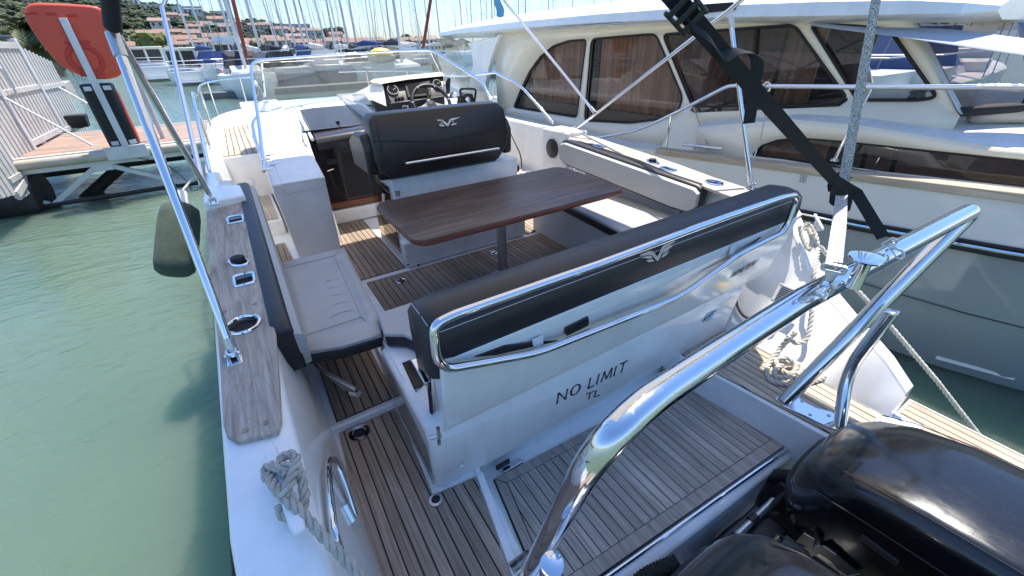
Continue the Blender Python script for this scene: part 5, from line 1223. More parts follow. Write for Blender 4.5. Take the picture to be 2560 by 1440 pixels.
for y, z in ((2.6,.72),(2.27,.784),(1.75,.88),(1.3,.895),(.84,.873),(.47,.852),(0,.835),(-.6,.815),(-1.2,.80),(-1.9,.78),(-2.4,.74)):
    x0 = itp([(-2.4,4.75),(-1.9,4.35),(-1.2,4.0),(-.6,3.82),(0,XT)], y)
    half = [(x0,z-.02),(x0+.008,z-.006),(x0+.03,z+.004),(x0+.35,z+.055),(x0+.8,z+.10),(YC,z+.12)]
    R_.append([(x, y, zz_) for x, zz_ in half] + [(2*YC-x, y, zz_) for x, zz_ in half[::-1][1:]])
MB().loft(R_, closed=False, caps=False).build('foredeck', M['creamdeck'], ya, smooth=60)
R_ = [[(itp([(-2.4,4.75),(-1.9,4.35),(-1.2,4.0),(-.6,3.82),(0,XT)], y), y, z) for z in (itp(sorted(low), y) - .06, itp(sorted(topp), y))] for y in (0,-.6,-1.2,-1.5)]
MB().loft(R_, closed=False, caps=False).build('trunk_bow', M['cream'], ya)
MB().extr([V(3.74,2.3,.42),V(3.74,3.0,.42),V(3.92,2.95,.80),V(3.92,2.3,.80)], (.02,0,0)).build('trunk_end', M['cream'], ya, bevel=.01)
# stainless guard rails
rail_ = [p(1478,346,X=3.55), p(1530,338,X=3.55), p(1600,322,X=3.55), p(1690,281,X=3.55), p(1792,229,X=3.55), p(1822,214,X=3.55)] + [V(3.55,1.9,1.12), V(3.55,1.25,1.148), V(3.56,.57,1.183), V(3.62,-.3,1.21), V(3.78,-1.0,1.23), V(4.1,-1.8,1.25)]
yr = MB().tube(crom(rail_[:5], 6)[:-1] + rnd(rail_[4:7], .08) + crom(rail_[6:], 5)[1:], .0155, 12).build('guard_rail', M['chrome'], ya)
for a, b in ((p(1678,287,X=3.55), p(1664,376,X=3.55)), (p(2176,222,X=3.55), p(2086,402,X=3.56)), (V(3.57,.2,1.20), V(3.56,.3,.67))):
    MB().tube([a, b], .0125, 10).build('stanchion', M['chrome'], yr); MB().lathe([(.03,0),(.03,.008),(.015,.02)], b - V(0,0,.0), n=16).build('stanchion_foot', M['chrome'], yr)
cl = MB().tube([p(1708,361,X=3.56), p(1806,372,X=3.56)], .013, 10).build('deck_cleat', M['chrome'], ya)
for x, y in ((1738,381),(1768,386)): MB().tube([p(x, y-16, X=3.56), p(x-2, y+4, X=3.56)], .013, 8).build('cleat_leg', M['chrome'], cl)
MB().tube(crom([p(1735,268,X=3.86), p(1745,300,X=3.82), p(1762,345,X=3.72), p(1775,388,X=3.60)], 5), .006, 6).build('drain_line', M['beige'], ya)
MB().rope(crom([p(1912,222,X=3.53), p(1918,240,X=3.53), p(1905,330,X=3.54), p(1890,380,X=3.52), p(1865,450,X=3.48)], 6), .006, n=5).build('fender_lanyard', M['ropew'], ya)
MB().rope(crom([p(1910,232,X=3.53), p(1905,222,X=3.52), p(1915,207,X=3.54), p(1925,212,X=3.55), p(1922,228,X=3.52), p(1908,228,X=3.52)], 5), .007, n=5).build('lanyard_knot', M['ropew'], ya)
# sunpad bolster with lettering, deck gear, lifting mark
bol_ = [p(x, y, Y=yy) for x, y, yy in ((2405,240,.95),(2450,236,.9),(2560,246,.7),(2700,262,.5))]
bol_ = [V(4.05,.83,.97), V(4.15,.70,.985), V(4.4,.42,.99), V(4.8,.1,.99)]
bo_ = MB().tube(crom(bol_, 6), [.03,.055,.06,.062] + [.062]*15, 12).build('rolled_cover', M['beige'], ya)
fc = bpy.data.curves.new('cover_lettering', 'FONT'); fc.body = 'w.bimini.c'; fc.size = .036; fc.extrude = .0005
fo = bpy.data.objects.new('cover_lettering', fc); col.objects.link(fo); fc.materials.append(M['letter'])
mt4 = Matrix.Translation(p(2518,284,X=4.22)) @ Matrix(((.62,.30,-.72,0),(-.78,.25,-.57,0),(.02,.92,.38,0),(0,0,0,1)))
me_ = bpy.data.meshes.new_from_object(fo.evaluated_get(bpy.context.evaluated_depsgraph_get())); me_.transform(mt4)
bpy.data.objects.remove(fo); me_.materials.clear(); link(me_, 'cover_lettering', M['letter'], ya, smooth=0)
for x, y in ((2280,247),(2300,243)): MB().lathe([(.03,0),(.02,.03),(.035,.04),(.01,.06)], p(x, y, X=4.0), n=12).build('deck_filler', M['panel'], ya)
cn = p(2008,447,X=3.49); ax_, az_ = V(0,-1,0), V(0,0,1)
def mk(pts, r=.0018): MB().tube([cn + V(-.002,0,0) + ax_*u + az_*v for u, v in pts], r, 4).build('lifting_mark', M['letter'], ya)
mk([(-.018,-.024),(.018,-.024),(.018,.024),(-.018,.024),(-.018,-.024)]); mk([(0,.014),(0,-.004),(.006,-.01),(.002,-.017),(-.006,-.014)]); mk([(-.005,.008),(0,.015),(.005,.008)])
# grey cloth stretched from the roof edge forward over the screen
c1 = [p(2022,55,X=3.82), p(2160,68,X=3.80), p(2350,72,X=3.9), p(2560,96,X=4.1), p(2760,120,X=4.2)]
c2 = [p(2040,62,X=3.80), p(2180,82,X=3.72), p(2350,108,X=3.74), p(2560,140,X=3.85), p(2760,170,X=4.0)]
cl_ = crom(c1, 6); cm_ = crom(c2, 6)
MB().loft([[a, a.lerp(b,.35) + V(0,0,-.012), a.lerp(b,.7) + V(0,0,-.012), b] for a, b in zip(cl_, cm_)], closed=False, caps=False).build('screen_cover', plain('cloth_grey', (.42,.44,.47), .85, var=.08), ya, smooth=70, solid=.003)
# ------------------------------------------------------------------ gangway with gate on the left
DZ = .20; DY0, DY1 = 9.02, 11.6
gw = empty('gangway', (-2,10,WL)); tag(gw, 'wide floating gangway with red-brown decking and pale metal truss beneath', 'gangway')
deck = MB().box(-4.6,-.50,DY0,DY1,DZ-.09,DZ-.02).build('deck_frame', M['galv'], gw)
planks([(-4.5,DY0+.06),(-.52,DY0+.06),(-.52,DY1-.05),(-4.5,DY1-.05)], DZ+.005, deck, M['dockwood'], pitch=.145, gap=.012, th=.025, axis=1)
MB().tube([(-3.0,DY0-.01,DZ-.075),(-.48,DY0-.01,DZ-.075)], .075, 14).build('edge_bumper', M['beige'], gw)
MB().box(-4.6,-.5,DY0-.02,DY0+.06,DZ-.005,DZ+.014).build('edge_strip', M['galv'], gw)
MB().box(-4.6,-.5,DY1-.05,DY1+.02,DZ-.005,DZ+.014).build('edge_strip', M['galv'], gw)
MB().box(-4.6,-.45,DY0-.02,DY0+.08,DZ-.21,DZ-.15).build('top_chord', M['galv'], gw)
MB().tube([(-4.6,DY0,WL+.06),(-.3,DY0,WL+.06)], .035, 10).build('bottom_chord', M['wet'], gw)
MB().tube([(-4.6,DY1-.3,WL+.12),(-.3,DY1-.3,WL+.12)], .045, 10).build('far_chord', M['wet'], gw)
for a, b in (((-2.03,DZ-.2),(-2.75,WL+.06)), ((-1.95,DZ-.2),(-1.02,WL+.06)), ((-.42,DZ-.2),(-1.0,WL+.06)), ((-3.5,DZ-.2),(-2.8,WL+.06))):
    MB().obox(V((a[0]+b[0])/2, DY0+.02, (a[1]+b[1])/2), V((a[0]-b[0])/2,0,(a[1]-b[1])/2), (0,.035,0), V((a[1]-b[1]),0,-(a[0]-b[0])).normalized()*.035).build('truss_brace', M['galv'], gw, bevel=.004)
MB().obox(V(-1.98,DY0,DZ-.24), (.13,0,0), (0,.03,0), (0,0,.055)).build('gusset', M['galv'], gw, bevel=.01)
MB().tube([V(-1.7,DY0+.9,DZ-.25), V(-2.6,DY0+.6,WL-.1)], .09, 10).build('mooring_chain_tube', M['wet'], gw)
MB().lathe([(.0,0),(.30,.0),(.36,.06),(.38,.4),(.38,.8),(.33,.92),(.0,.95)], (-3.75,DY0+.25,WL+.28), ax=(1,-.1,-.10), n=28).build('float', M['rust'], gw)
MB().tube(crom([V(-1.5,DY0-.05,DZ-.16), V(-1.2,DY0-.06,-.1), V(-1.02,DY0-.06,-.4), V(-1.0,DY0-.06,WL)], 6), .006, 6).build('hanging_cable', M['rubber'], gw)
for y in (DY0+.02,):
    a, b = V(-2.92,y,.98), V(-1.98,y,DZ)
MB().tube([V(-2.9,9.95,1.0), p(233,365,z=DZ)], .018, 8).build('gate_stay', M['galv'], gw)
MB().tube([p(148,219,Y=11.4), p(262,283,Y=11.0)], .018, 8).build('gate_stay', M['galv'], gw)
# gate and side wings: every slat a bar of its own
def slat(par, y, z0, z1, x=-2.9, w=.055, d=.02):
    MB().box(-d,d,-w,w,0,z1-z0).build('slat', M['fencew'], par, smooth=0, loc=(x, y, z0))
gt = empty('slatted_gate', (-2.9,11,DZ)); tag(gt, 'white slatted metal gate closing the gangway, with fanned side wings', 'gate')
GT = 1.66
y = 10.06
while y < 11.75:
    slat(gt, y, DZ+.06, GT); y += .165
for y0, y1, z0, z1 in ((9.98,11.8,DZ+.04,DZ+.13),(9.98,11.8,.98,1.06),(9.98,11.8,GT-.04,GT+.06)):
    MB().box(-2.94,-2.86,y0,y1,z0,z1).build('cross_bar', M['fencew'], gt, bevel=.006)
MB().box(-2.98,-2.90,10.0,11.8,1.0,GT).build('upper_panel', M['galv'], gt) if False else None
for yy in (9.93, 11.85): MB().box(-2.95,-2.85,yy-.06,yy+.06,DZ-.0,GT+.12).build('gate_post', M['galv'], gt, bevel=.006)
k = 0
for i in range(9):                       # near wing: slats fan out and hang below the deck
    yy = 9.80 - i*.155; slat(gt, yy, DZ-.12-.055*min(i,6), GT-.02-.02*i)
MB().box(-2.94,-2.86,8.50,9.86,-.02,.05).build('cross_bar', M['fencew'], gt); MB().box(-2.94,-2.86,8.50,9.86,1.0,1.07).build('cross_bar', M['fencew'], gt)
MB().extr([V(-2.86,8.46,-.22),V(-2.86,9.9,.02),V(-2.86,9.9,.12),V(-2.86,8.46,-.12)], (-.06,0,0)).build('bottom_bar', M['fencew'], gt, bevel=.006)
for i in range(9):
    yy = 12.02 + i*.17; slat(gt, yy, DZ-.05-.02*i, GT-.03*i)
MB().box(-2.94,-2.86,11.9,13.5,.95,1.02).build('cross_bar', M['fencew'], gt); MB().box(-2.94,-2.86,11.9,13.5,DZ,.28).build('cross_bar', M['fencew'], gt)
for i in range(5): slat(gt, 8.40-i*.15, -.15+.02*i, GT-.24-.05*i, x=-2.9)
MB().tube(rnd([V(-2.84,10.2,1.0), V(-2.78,10.2,1.0), V(-2.78,10.2,1.35), V(-2.84,10.2,1.35)], .03), .014, 8).build('gate_handle', M['alu'], gt)
MB().tube([V(-3.4,8.6,1.78), V(-2.9,11.9,1.80)], .03, 8).build('top_rail', M['plastic'], gt)
MB().obox(p(87,354,z=DZ+.06), (.05,.14,0), (-.05,.02,0), (0,0,.05)).build('gate_foot', M['galv'], gt, bevel=.006)
# rescue post
po = empty('rescue_post', (-1.58,9.0,DZ)); tag(po, 'white metal post on the gangway edge carrying the red lifebuoy case', 'post')
base = p(322,383,Y=8.93); topq = p(163,46,Y=8.93)
PXc = base.x
MB().obox(V(PXc, 8.955, (DZ-.15+1.93)/2), (.042,0,0), (0,.02,0), (0,0,(1.93-DZ+.15)/2)).build('post_bar', M['galv'], po, bevel=.004)
MB().box(PXc-.27,PXc+.25,8.90,8.93,DZ-.14,DZ+.05).build('base_plate', M['galv'], po, bevel=.004)
lb = empty('lifebuoy_case', (PXc,9.05,1.2)); tag(lb, 'orange-red plastic lifebuoy case with domed bottom, seen from behind', 'lifebuoy case')
sm = crom([p(x, y, Y=9.0) for x, y in ((60,34),(63,18),(75,9),(100,7),(160,9),(221,13),(245,18),(256,30),(262,50),(275,90),(290,135),(302,174),(300,186),(284,195),(258,198),(225,195),(180,180),(142,154),(105,112),(79,75),(64,48))], 4, closed=True)
cxx = sum(q.x for q in sm)/len(sm); czz = sum(q.z for q in sm)/len(sm); R_ = []
for k, yy in ((.90,8.985),(.965,8.992),(1.0,9.02),(1.0,9.15),(.97,9.19),(.86,9.215),(.5,9.225)):
    R_.append([(cxx + (q.x-cxx)*k, yy, czz + (q.z-czz)*k) for q in sm])
MB().loft(R_).build('case', M['orange'], lb, smooth=50)
MB().lathe([(.21,0),(.20,.012),(.15,.012),(.14,.002)], (PXc+.02,8.988,1.43), ax=(0,-1,0), n=36, caps=False).build('moulded_ring', M['orangedk'], lb)
for dx, dz_ in ((-.30,2.00),(-.10,1.99),(.10,1.975)): MB().box(PXc+dx-.06,PXc+dx+.06,8.975,9.03,dz_-.03,dz_).build('hinge_slot', M['orangedk'], lb, bevel=.01)
for dz in (1.24,1.64): MB().box(PXc-.12,PXc+.16,8.978,8.99,dz-.02,dz+.02).build('rib', M['orangedk'], lb, bevel=.004)
fx = empty('extinguisher_box', (PXc,9.1,DZ)); tag(fx, 'black plastic extinguisher box strapped to the rescue post', 'extinguisher box')
MB().box(PXc-.20,PXc+.17,8.985,9.22,DZ+.03,1.12).build('box', M['plastic'], fx, bevel=.03, seg=3)
MB().box(PXc-.16,PXc+.13,8.975,8.99,DZ+.12,1.03).build('back_panel', M['rubber'], fx, bevel=.008)
for z in (1.06, DZ+.09):
    for dx in (-.11,.11): MB().box(PXc+dx-.045,PXc+dx+.045,8.962,8.978,z-.03,z+.03).build('clip', M['galv'], fx, bevel=.003)
MB().box(PXc+.172,PXc+.18,9.03,9.20,DZ+.1,1.0).build('red_door', M['orangedk'], fx, bevel=.004)
pb = empty('floodlight_box', p(200,322,z=DZ)); tag(pb, 'small black box lamp standing at the foot of the slatted gate', 'lamp')
q = p(200,318,z=DZ+.02); MB().loft([[q + V(-.16,-.1,0), q + V(.16,-.1,0), q + V(.16,.1,0), q + V(-.16,.1,0)], [q + V(-.19,-.14,.24), q + V(.19,-.14,.24), q + V(.19,.14,.24), q + V(-.19,.14,.24)]]).build('case', M['plastic'], pb, bevel=.02)
MB().box(q.x-.05,q.x+.05,q.y-.05,q.y+.05,DZ+.004,q.z+.02).build('foot', M['plastic'], pb)
# slim white post farther along the gangway
wp = MB().tube([p(408,345,z=DZ+.01), p(408,345,z=DZ+.01) + V(0,0,1.25)], .035, 10).build('ladder_post', M['galv']); tag(wp, 'slim white post on the gangway behind the awning tubes', 'post')
# quay with palm
quay = MB().extr([(-30,10.9,WL-1),(-4.3,10.9,WL-1),(-4.3,19.5,WL-1),(-5.6,21.5,WL-1),(-9,44,WL-1),(-60,60,WL-1)], (0,0,1.05-WL-.55+.2)).build('quay', M['concrete'], None, smooth=0); tag(quay, kind='structure')
for v in quay.data.vertices:
    if v.co.z > -1: v.co.z = .12
def palm(loc, h, label):
    t = empty('palm_tree', loc); tag(t, label, 'palm tree'); x0, y0, z0 = loc
    prof = []; rr2 = random.Random(3)
    pth = [V(x0+.05*k, y0, z0 + h*k/14) for k in range(15)]
    MB().tube(pth, [.26 - .006*k + (.03 if k % 2 else 0) for k in range(15)], 12).build('trunk', plain('palm_bark', (.16,.12,.085), .9, var=.4, nsc=8, bmp=.8, bsc=14), t)
    top = pth[-1]; m = MB(); dry = MB()
    for f in range(62):
        a = rr2.uniform(0, 2*math.pi); el = rr2.uniform(-1.15, 1.15) ; L = rr2.uniform(.75,1.15)
        d = V(math.cos(a)*math.cos(el), math.sin(a)*math.cos(el), math.sin(el)); prev = top.copy(); pts = [prev]
        for k in range(9):
            d = (d + V(0,0,-.13-.05*k*.3)).normalized(); prev = prev + d*L/9; pts.append(prev)
        mm = m if el > -.35 else dry
        mm.tube(pts, [.022*(1-k/11) for k in range(10)], 4)
        for k in range(1, 10):
            for j in range(3):
                q = pts[k].lerp(pts[k-1], j/3); T = (pts[k]-pts[k-1]).normalized(); s_ = T.cross(V(0,0,1)).normalized()
                for sg in (-1, 1):
                    ln = .30*math.sin(math.pi*(k+.6)/11) + .06; e_ = q + (s_*sg*.8 + T*.55 + V(0,0,-.35+rr2.uniform(-.1,.1))).normalized()*ln
                    w_ = T*.022; mm.add([q-w_, q+w_, e_], [(0,1,2)])
    m.build('crown', plain('palm_leaf', (.075,.105,.030), .6, var=.3, nsc=3), t, smooth=0)
    dry.build('dead_fronds', plain('palm_dry', (.28,.20,.11), .9, var=.3, nsc=3), t, smooth=0)
pl_ = p(4,150,Y=15.5)
palm((pl_.x,15.5,.1), 1.9, 'palm with drooping dry fronds behind the slatted gate')
# ------------------------------------------------------------------ water
def water_mat():
    m, t, b = nodes('harbour_water'); setp(b, color=(.105,.20,.155), rough=.035, ior=1.33, spec=.5, sss=1.0); b.inputs['Subsurface Radius'].default_value = (.7,1.0,.85); b.inputs['Subsurface Scale'].default_value = 2.6
    tc = t.nodes.new('ShaderNodeTexCoord'); prev = None
    for scl, st, dist, s3 in (((1.1,1.9,1),.35,.09,2),((4.0,8.0,1),.65,.035,3),((13,24,1),.55,.010,3)):
        mp = t.nodes.new('ShaderNodeMapping'); mp.inputs['Scale'].default_value = scl; mp.inputs['Rotation'].default_value = (0,0,.5)
        n = t.nodes.new('ShaderNodeTexNoise'); n.inputs['Scale'].default_value = 1; n.inputs['Detail'].default_value = s3; n.inputs['Distortion'].default_value = .8
        t.links.new(tc.outputs['Object'], mp.inputs[0]); t.links.new(mp.outputs[0], n.inputs['Vector'])
        prev = bump(t, b, n.outputs[0], st, dist, prev)
    n = noise(t, scale=(.25,.25,.25), sc_=1, det=3)
    r = ramp(t, n.outputs[0], [(.35,(.095,.148,.108)),(.65,(.122,.175,.128))]); t.links.new(r.outputs[0], b.inputs['Base Color'])
    return m
g = []
wm = MB()
wm.poly([(-900,-60,WL),(900,-60,WL),(900,700,WL),(-900,700,WL)])
water = wm.build('water', water_mat(), None, smooth=0); tag(water, kind='structure')
# ------------------------------------------------------------------ hill with houses and pines
HILL = [(-300,-30),(0,-35),(230,-18),(281,0),(319,5),(356,13),(427,15),(461,25),(502,33),(531,36),(575,52),(603,57),(631,53),(675,62),(718,66),(760,74),(781,80),(800,90),(831,105),(887,109),(950,113),(1010,116),(1080,112),(1250,95),(1420,40),(1500,18),(1740,14),(1900,22),(2300,18),(2700,30)]
def hz(px):
    for (a, b), (c, d) in zip(HILL, HILL[1:]):
        if px <= c: return b + (d-b)*(px-a)/(c-a)
    return HILL[-1][1]
def hillpt(px, v):                       # v = 0 at the shore, 1 on the ridge
    Yr = 480.0; q = p(px, hz(px)+8, Y=Yr); rzz = max(2.0, q.z)
    Yv = 235 + (Yr-235)*v; sx = q.x/Yr
    f = v**.9
    return V(sx*Yv, Yv, -.3 + (rzz+.3)*f)
R_ = []
pxs = list(range(-300, 2701, 50))
for v in [0,.08,.16,.25,.35,.45,.55,.65,.75,.85,.95,1.0]: R_.append([hillpt(x, v) for x in pxs])
R_.append([hillpt(x, 1) + V(0,60,-30) for x in pxs])
R_.insert(0, [hillpt(x, 0) + V(0,-4,-3) for x in pxs])
hill = MB().loft(R_, closed=False, caps=False).build('hills', plain('scrub_ground', (.10,.105,.06), .95, var=.4, nsc=.05), None, smooth=60); tag(hill, kind='structure')
rw = random.Random(11)
def leafmat(name, c): return plain(name, c, .85, var=.45, nsc=.35)
ico = bmesh.new(); bmesh.ops.create_icosphere(ico, subdivisions=1, radius=1); IV = [v.co.copy() for v in ico.verts]; IF = [tuple(v.index for v in f.verts) for f in ico.faces]; ico.free()
ico = bmesh.new(); bmesh.ops.create_icosphere(ico, subdivisions=2, radius=1); IV2 = [v.co.copy() for v in ico.verts]; IF2 = [tuple(v.index for v in f.verts) for f in ico.faces]; ico.free()
def clump(m, c, rx, rz_, rng, iv=IV, fi=IF): m.add([c + V(v.x*rx, v.y*rx, v.z*rz_)*rng.uniform(.62,1.15) for v in iv], fi)
def crownmesh(m, c, r, rng, n=9, flat=.55):
    for k in range(n):
        a = rng.uniform(0, 2*math.pi); d = r*math.sqrt(rng.random())*.8
        clump(m, c + V(math.cos(a)*d, math.sin(a)*d, rng.uniform(-.5,.6)*r*flat), r*rng.uniform(.25,.5), r*rng.uniform(.22,.4), rng)
wood_ = [MB(), MB(), MB()]
def visible_px(x): return -60 < x < 1130 or 1440 < x < 1800
n = 0
while n < 3400:
    x = rw.uniform(-60, 1800)
    if not visible_px(x): continue
    v = rw.random()**.8; q = hillpt(x, v); dens = .5 + .5*math.sin(x*.021+v*7)*math.sin(x*.05+2)
    if v < .35 and rw.random() > .55 + .4*dens: continue
    if v > .9 or rw.random() < .78:
        r = rw.uniform(2.2,5.2)*(1 if v > .3 else .75)
        crownmesh(wood_[rw.choice((0,0,1,1,2)) if v < .6 else rw.choice((0,0,1))], q + V(0,0,r*.55), r, rw, n=7)
    n += 1
for m, c, nm in zip(wood_, ((.034,.050,.022),(.050,.068,.028),(.085,.095,.035)), ('dark','mid','light')):
    o = m.build('hillside_wood', leafmat('pine_foliage_'+nm, c), None, smooth=0); tag(o, 'mass of %s green pines and bushes covering the hillside' % {'dark':'dark','mid':'mid','light':'yellowish'}[nm], 'wood', kind='stuff')
# houses
pal = [(.60,.52,.44),(.62,.50,.42),(.68,.64,.57),(.70,.68,.63),(.58,.46,.38),(.64,.58,.50)]
HM = [plain('render_%d' % i, c, .85, var=.12, nsc=.6) for i, c in enumerate(pal)]
RM = [plain('roof_tile_%d' % i, c, .8, var=.25, nsc=1.5) for i, c in enumerate(((.27,.155,.11),(.31,.20,.15),(.24,.155,.12)))]
WMt = plain('window_dark', (.035,.038,.042), .25, var=0); SMt = plain('shutter', (.20,.24,.22), .7, var=.1)
win_me = MB().box(-.5,.5,-.06,.06,-.7,.7).mesh('window')
def house(q, wd, dp, ht, ci, ri, label, flat=False, rows=2):
    h = empty('house', q); tag(h, label, 'house', 'houses on the hillside')
    x, y, z = q
    MB().box(x-wd/2,x+wd/2,y,y+dp,z-3,z+ht).build('wall', HM[ci], h, smooth=0)
    if flat: MB().box(x-wd/2-.3,x+wd/2+.3,y-.3,y+dp+.3,z+ht,z+ht+.35).build('roof', HM[3], h, smooth=0)
    else: MB().loft([[(a, y-.5, z+ht),(a, y+dp/2, z+ht+dp*.22),(a, y+dp+.5, z+ht),(a, y+dp+.5, z+ht-.2),(a, y-.5, z+ht-.2)] for a in (x-wd/2-.5, x+wd/2+.5)]).build('roof', RM[ri], h, smooth=0)
    nw = max(2, int(wd/2.6))
    for r in range(rows):
        for k in range(nw):
            link(win_me, 'window', WMt, h, smooth=0, loc=V(x - wd/2 + wd*(k+.5)/nw, y-.02, z + ht*(r+.5)/rows))
spots = [(300,.02),(340,.0),(372,.03),(405,.02),(352,.12),(395,.14),(430,.05),(447,.16),(470,.04),(500,.06),(525,.12),(545,.03),(575,.08),(600,.02),(622,.10),(648,.05),(670,.15),(690,.03),(715,.08),(735,.15),(756,.04),(775,.10),(795,.03),(815,.07),(838,.03),(862,.05),(888,.02),(912,.04),(940,.03),(968,.05),(995,.02),(1020,.04),(1048,.03),(1075,.04),
         (385,.30),(420,.42),(452,.50),(478,.30),(505,.40),(540,.48),(566,.30),(590,.52),(640,.38),(665,.50),(700,.34),(722,.55),(745,.40),(770,.30),(790,.45)]
def ordw(n):
    one = ['','first','second','third','fourth','fifth','sixth','seventh','eighth','ninth','tenth','eleventh','twelfth','thirteenth','fourteenth','fifteenth','sixteenth','seventeenth','eighteenth','nineteenth']
    if n < 20: return one[n]
    return {2:'twentieth',3:'thirtieth',4:'fortieth'}[n//10] if n % 10 == 0 else {2:'twenty',3:'thirty',4:'forty'}[n//10] + '-' + one[n % 10]
lowx = sorted(x for x, v in spots if v < .2); highx = sorted(x for x, v in spots if v >= .2)
side = ['low pink', 'ochre', 'cream', 'pale', 'terracotta', 'beige']
for i, (x, v) in enumerate(spots):
    q = hillpt(x, v); ci = rw.randrange(6); near = v < .2
    wd = rw.uniform(6,11); ht = rw.uniform(3.2,5.5) if near else rw.uniform(4,7)
    house(q, wd, rw.uniform(6,9), ht, ci, rw.randrange(3), 'small tiled house along the shore below the hill, %s from the left' % ordw(lowx.index(x)+1) if near else 'small tiled house high on the wooded hillside, %s from the left' % ordw(highx.index(x)+1))
for x, v, wd, ht, lab in ((300,.86,22,5,'long flat-roofed apartment block with balconies on the hilltop at far left'), (365,.80,18,5,'flat-roofed white apartment block below the ridge, beside the hilltop block'), (472,.62,16,9,'white modern villa with flat roofs halfway up the hill'), (560,.90,15,8,'square pale block of flats standing on the ridge'), (745,.72,20,7,'white terraced flats on the right shoulder of the hill')):
    house(hillpt(x, v), wd, 9, ht, 3, 0, lab, flat=True, rows=2)
tw = hillpt(847,.06); house(V(tw.x, tw.y, tw.z), 6, 6, 8, 1, 0, 'pink square tower house rising above the shore roofs')
# separate trees that stand out
def tree(q, h, r, col_, label, trunk=.25, flat=.6, n=26):
    t = empty('tree', q); tag(t, label, 'tree', 'trees along the shore')
    MB().tube([q, q + V(.1,0,h*.4), q + V(0,.1,h*.8)], [trunk, trunk*.8, trunk*.4], 7).build('trunk', M['wet'], t)
    m = MB(); rg = random.Random(int(q.x*10)); crownmesh(m, q + V(0,0,h), r, rg, n=n, flat=flat); m.build('crown', leafmat('crown', col_), t, smooth=0)
tree(hillpt(345,.0) + V(0,-2,0), 5.5, 6.0, (.16,.15,.04), 'round yellow-green tree on the shore at the left', n=40, flat=.8)
tree(hillpt(572,.04), 6.5, 3.2, (.15,.17,.04), 'bright yellow-green tree among the shore houses')
tree(hillpt(627,.0) + V(0,-3,0), 4.0, 4.2, (.09,.10,.03), 'dense rounded olive tree at the water edge')
tree(hillpt(845,.10), 9, 5.5, (.040,.055,.024), 'dark umbrella pine breaking the skyline right of the hill', flat=.35, n=34)
tree(hillpt(1015,.10), 6, 3.5, (.045,.06,.025), 'small dark tree on the flat shore behind the windscreen')
# ------------------------------------------------------------------ moored boats
BM = {'w': plain('boat_white', (.74,.74,.72), .3, var=.06, nsc=1), 'c': plain('boat_cabin', (.66,.65,.62), .4, var=.1, nsc=1), 'k': plain('boat_window', (.03,.032,.036), .15, var=0),
      'b': plain('boat_navy', (.03,.05,.12), .3, var=.1), 'g': plain('boat_grey', (.16,.17,.18), .35, var=.15), 'r': plain('boat_red', (.42,.05,.035), .4, var=.1), 'm': plain('mast_alu', (.60,.60,.60), .4, .3, var=.1),
      'v': plain('varnished_mast', (.30,.28,.26), .4, var=.1), 's': plain('rigging_wire', (.22,.22,.23), .4, .6, var=0), 'cv': plain('sail_cover_blue', (.04,.075,.22), .85, var=.12), 'cw': plain('sail_cover_white', (.62,.61,.58), .85, var=.1), 'ck': plain('sail_cover_dark', (.03,.03,.04), .85, var=.1), 'rf': plain('furled_red', (.38,.075,.045), .8, var=.15)}
def hullmesh(L, B, F, draft=.25):
    R_ = []
    for t, w_, s in ((0,.70,0),(.12,.86,.0),(.35,1,.0),(.6,.93,.04),(.8,.66,.10),(.93,.30,.17),(1,.03,.22)):
        y = L*t; b = B/2*w_; zt = F + s*F
        R_.append([(-b*.35,y,-draft),(-b*.85,y,-draft*.3),(-b,y,zt*.55),(-b*1.0,y,zt),(b*1.0,y,zt),(b,y,zt*.55),(b*.85,y,-draft*.3),(b*.35,y,-draft)])
    return MB().loft(R_)
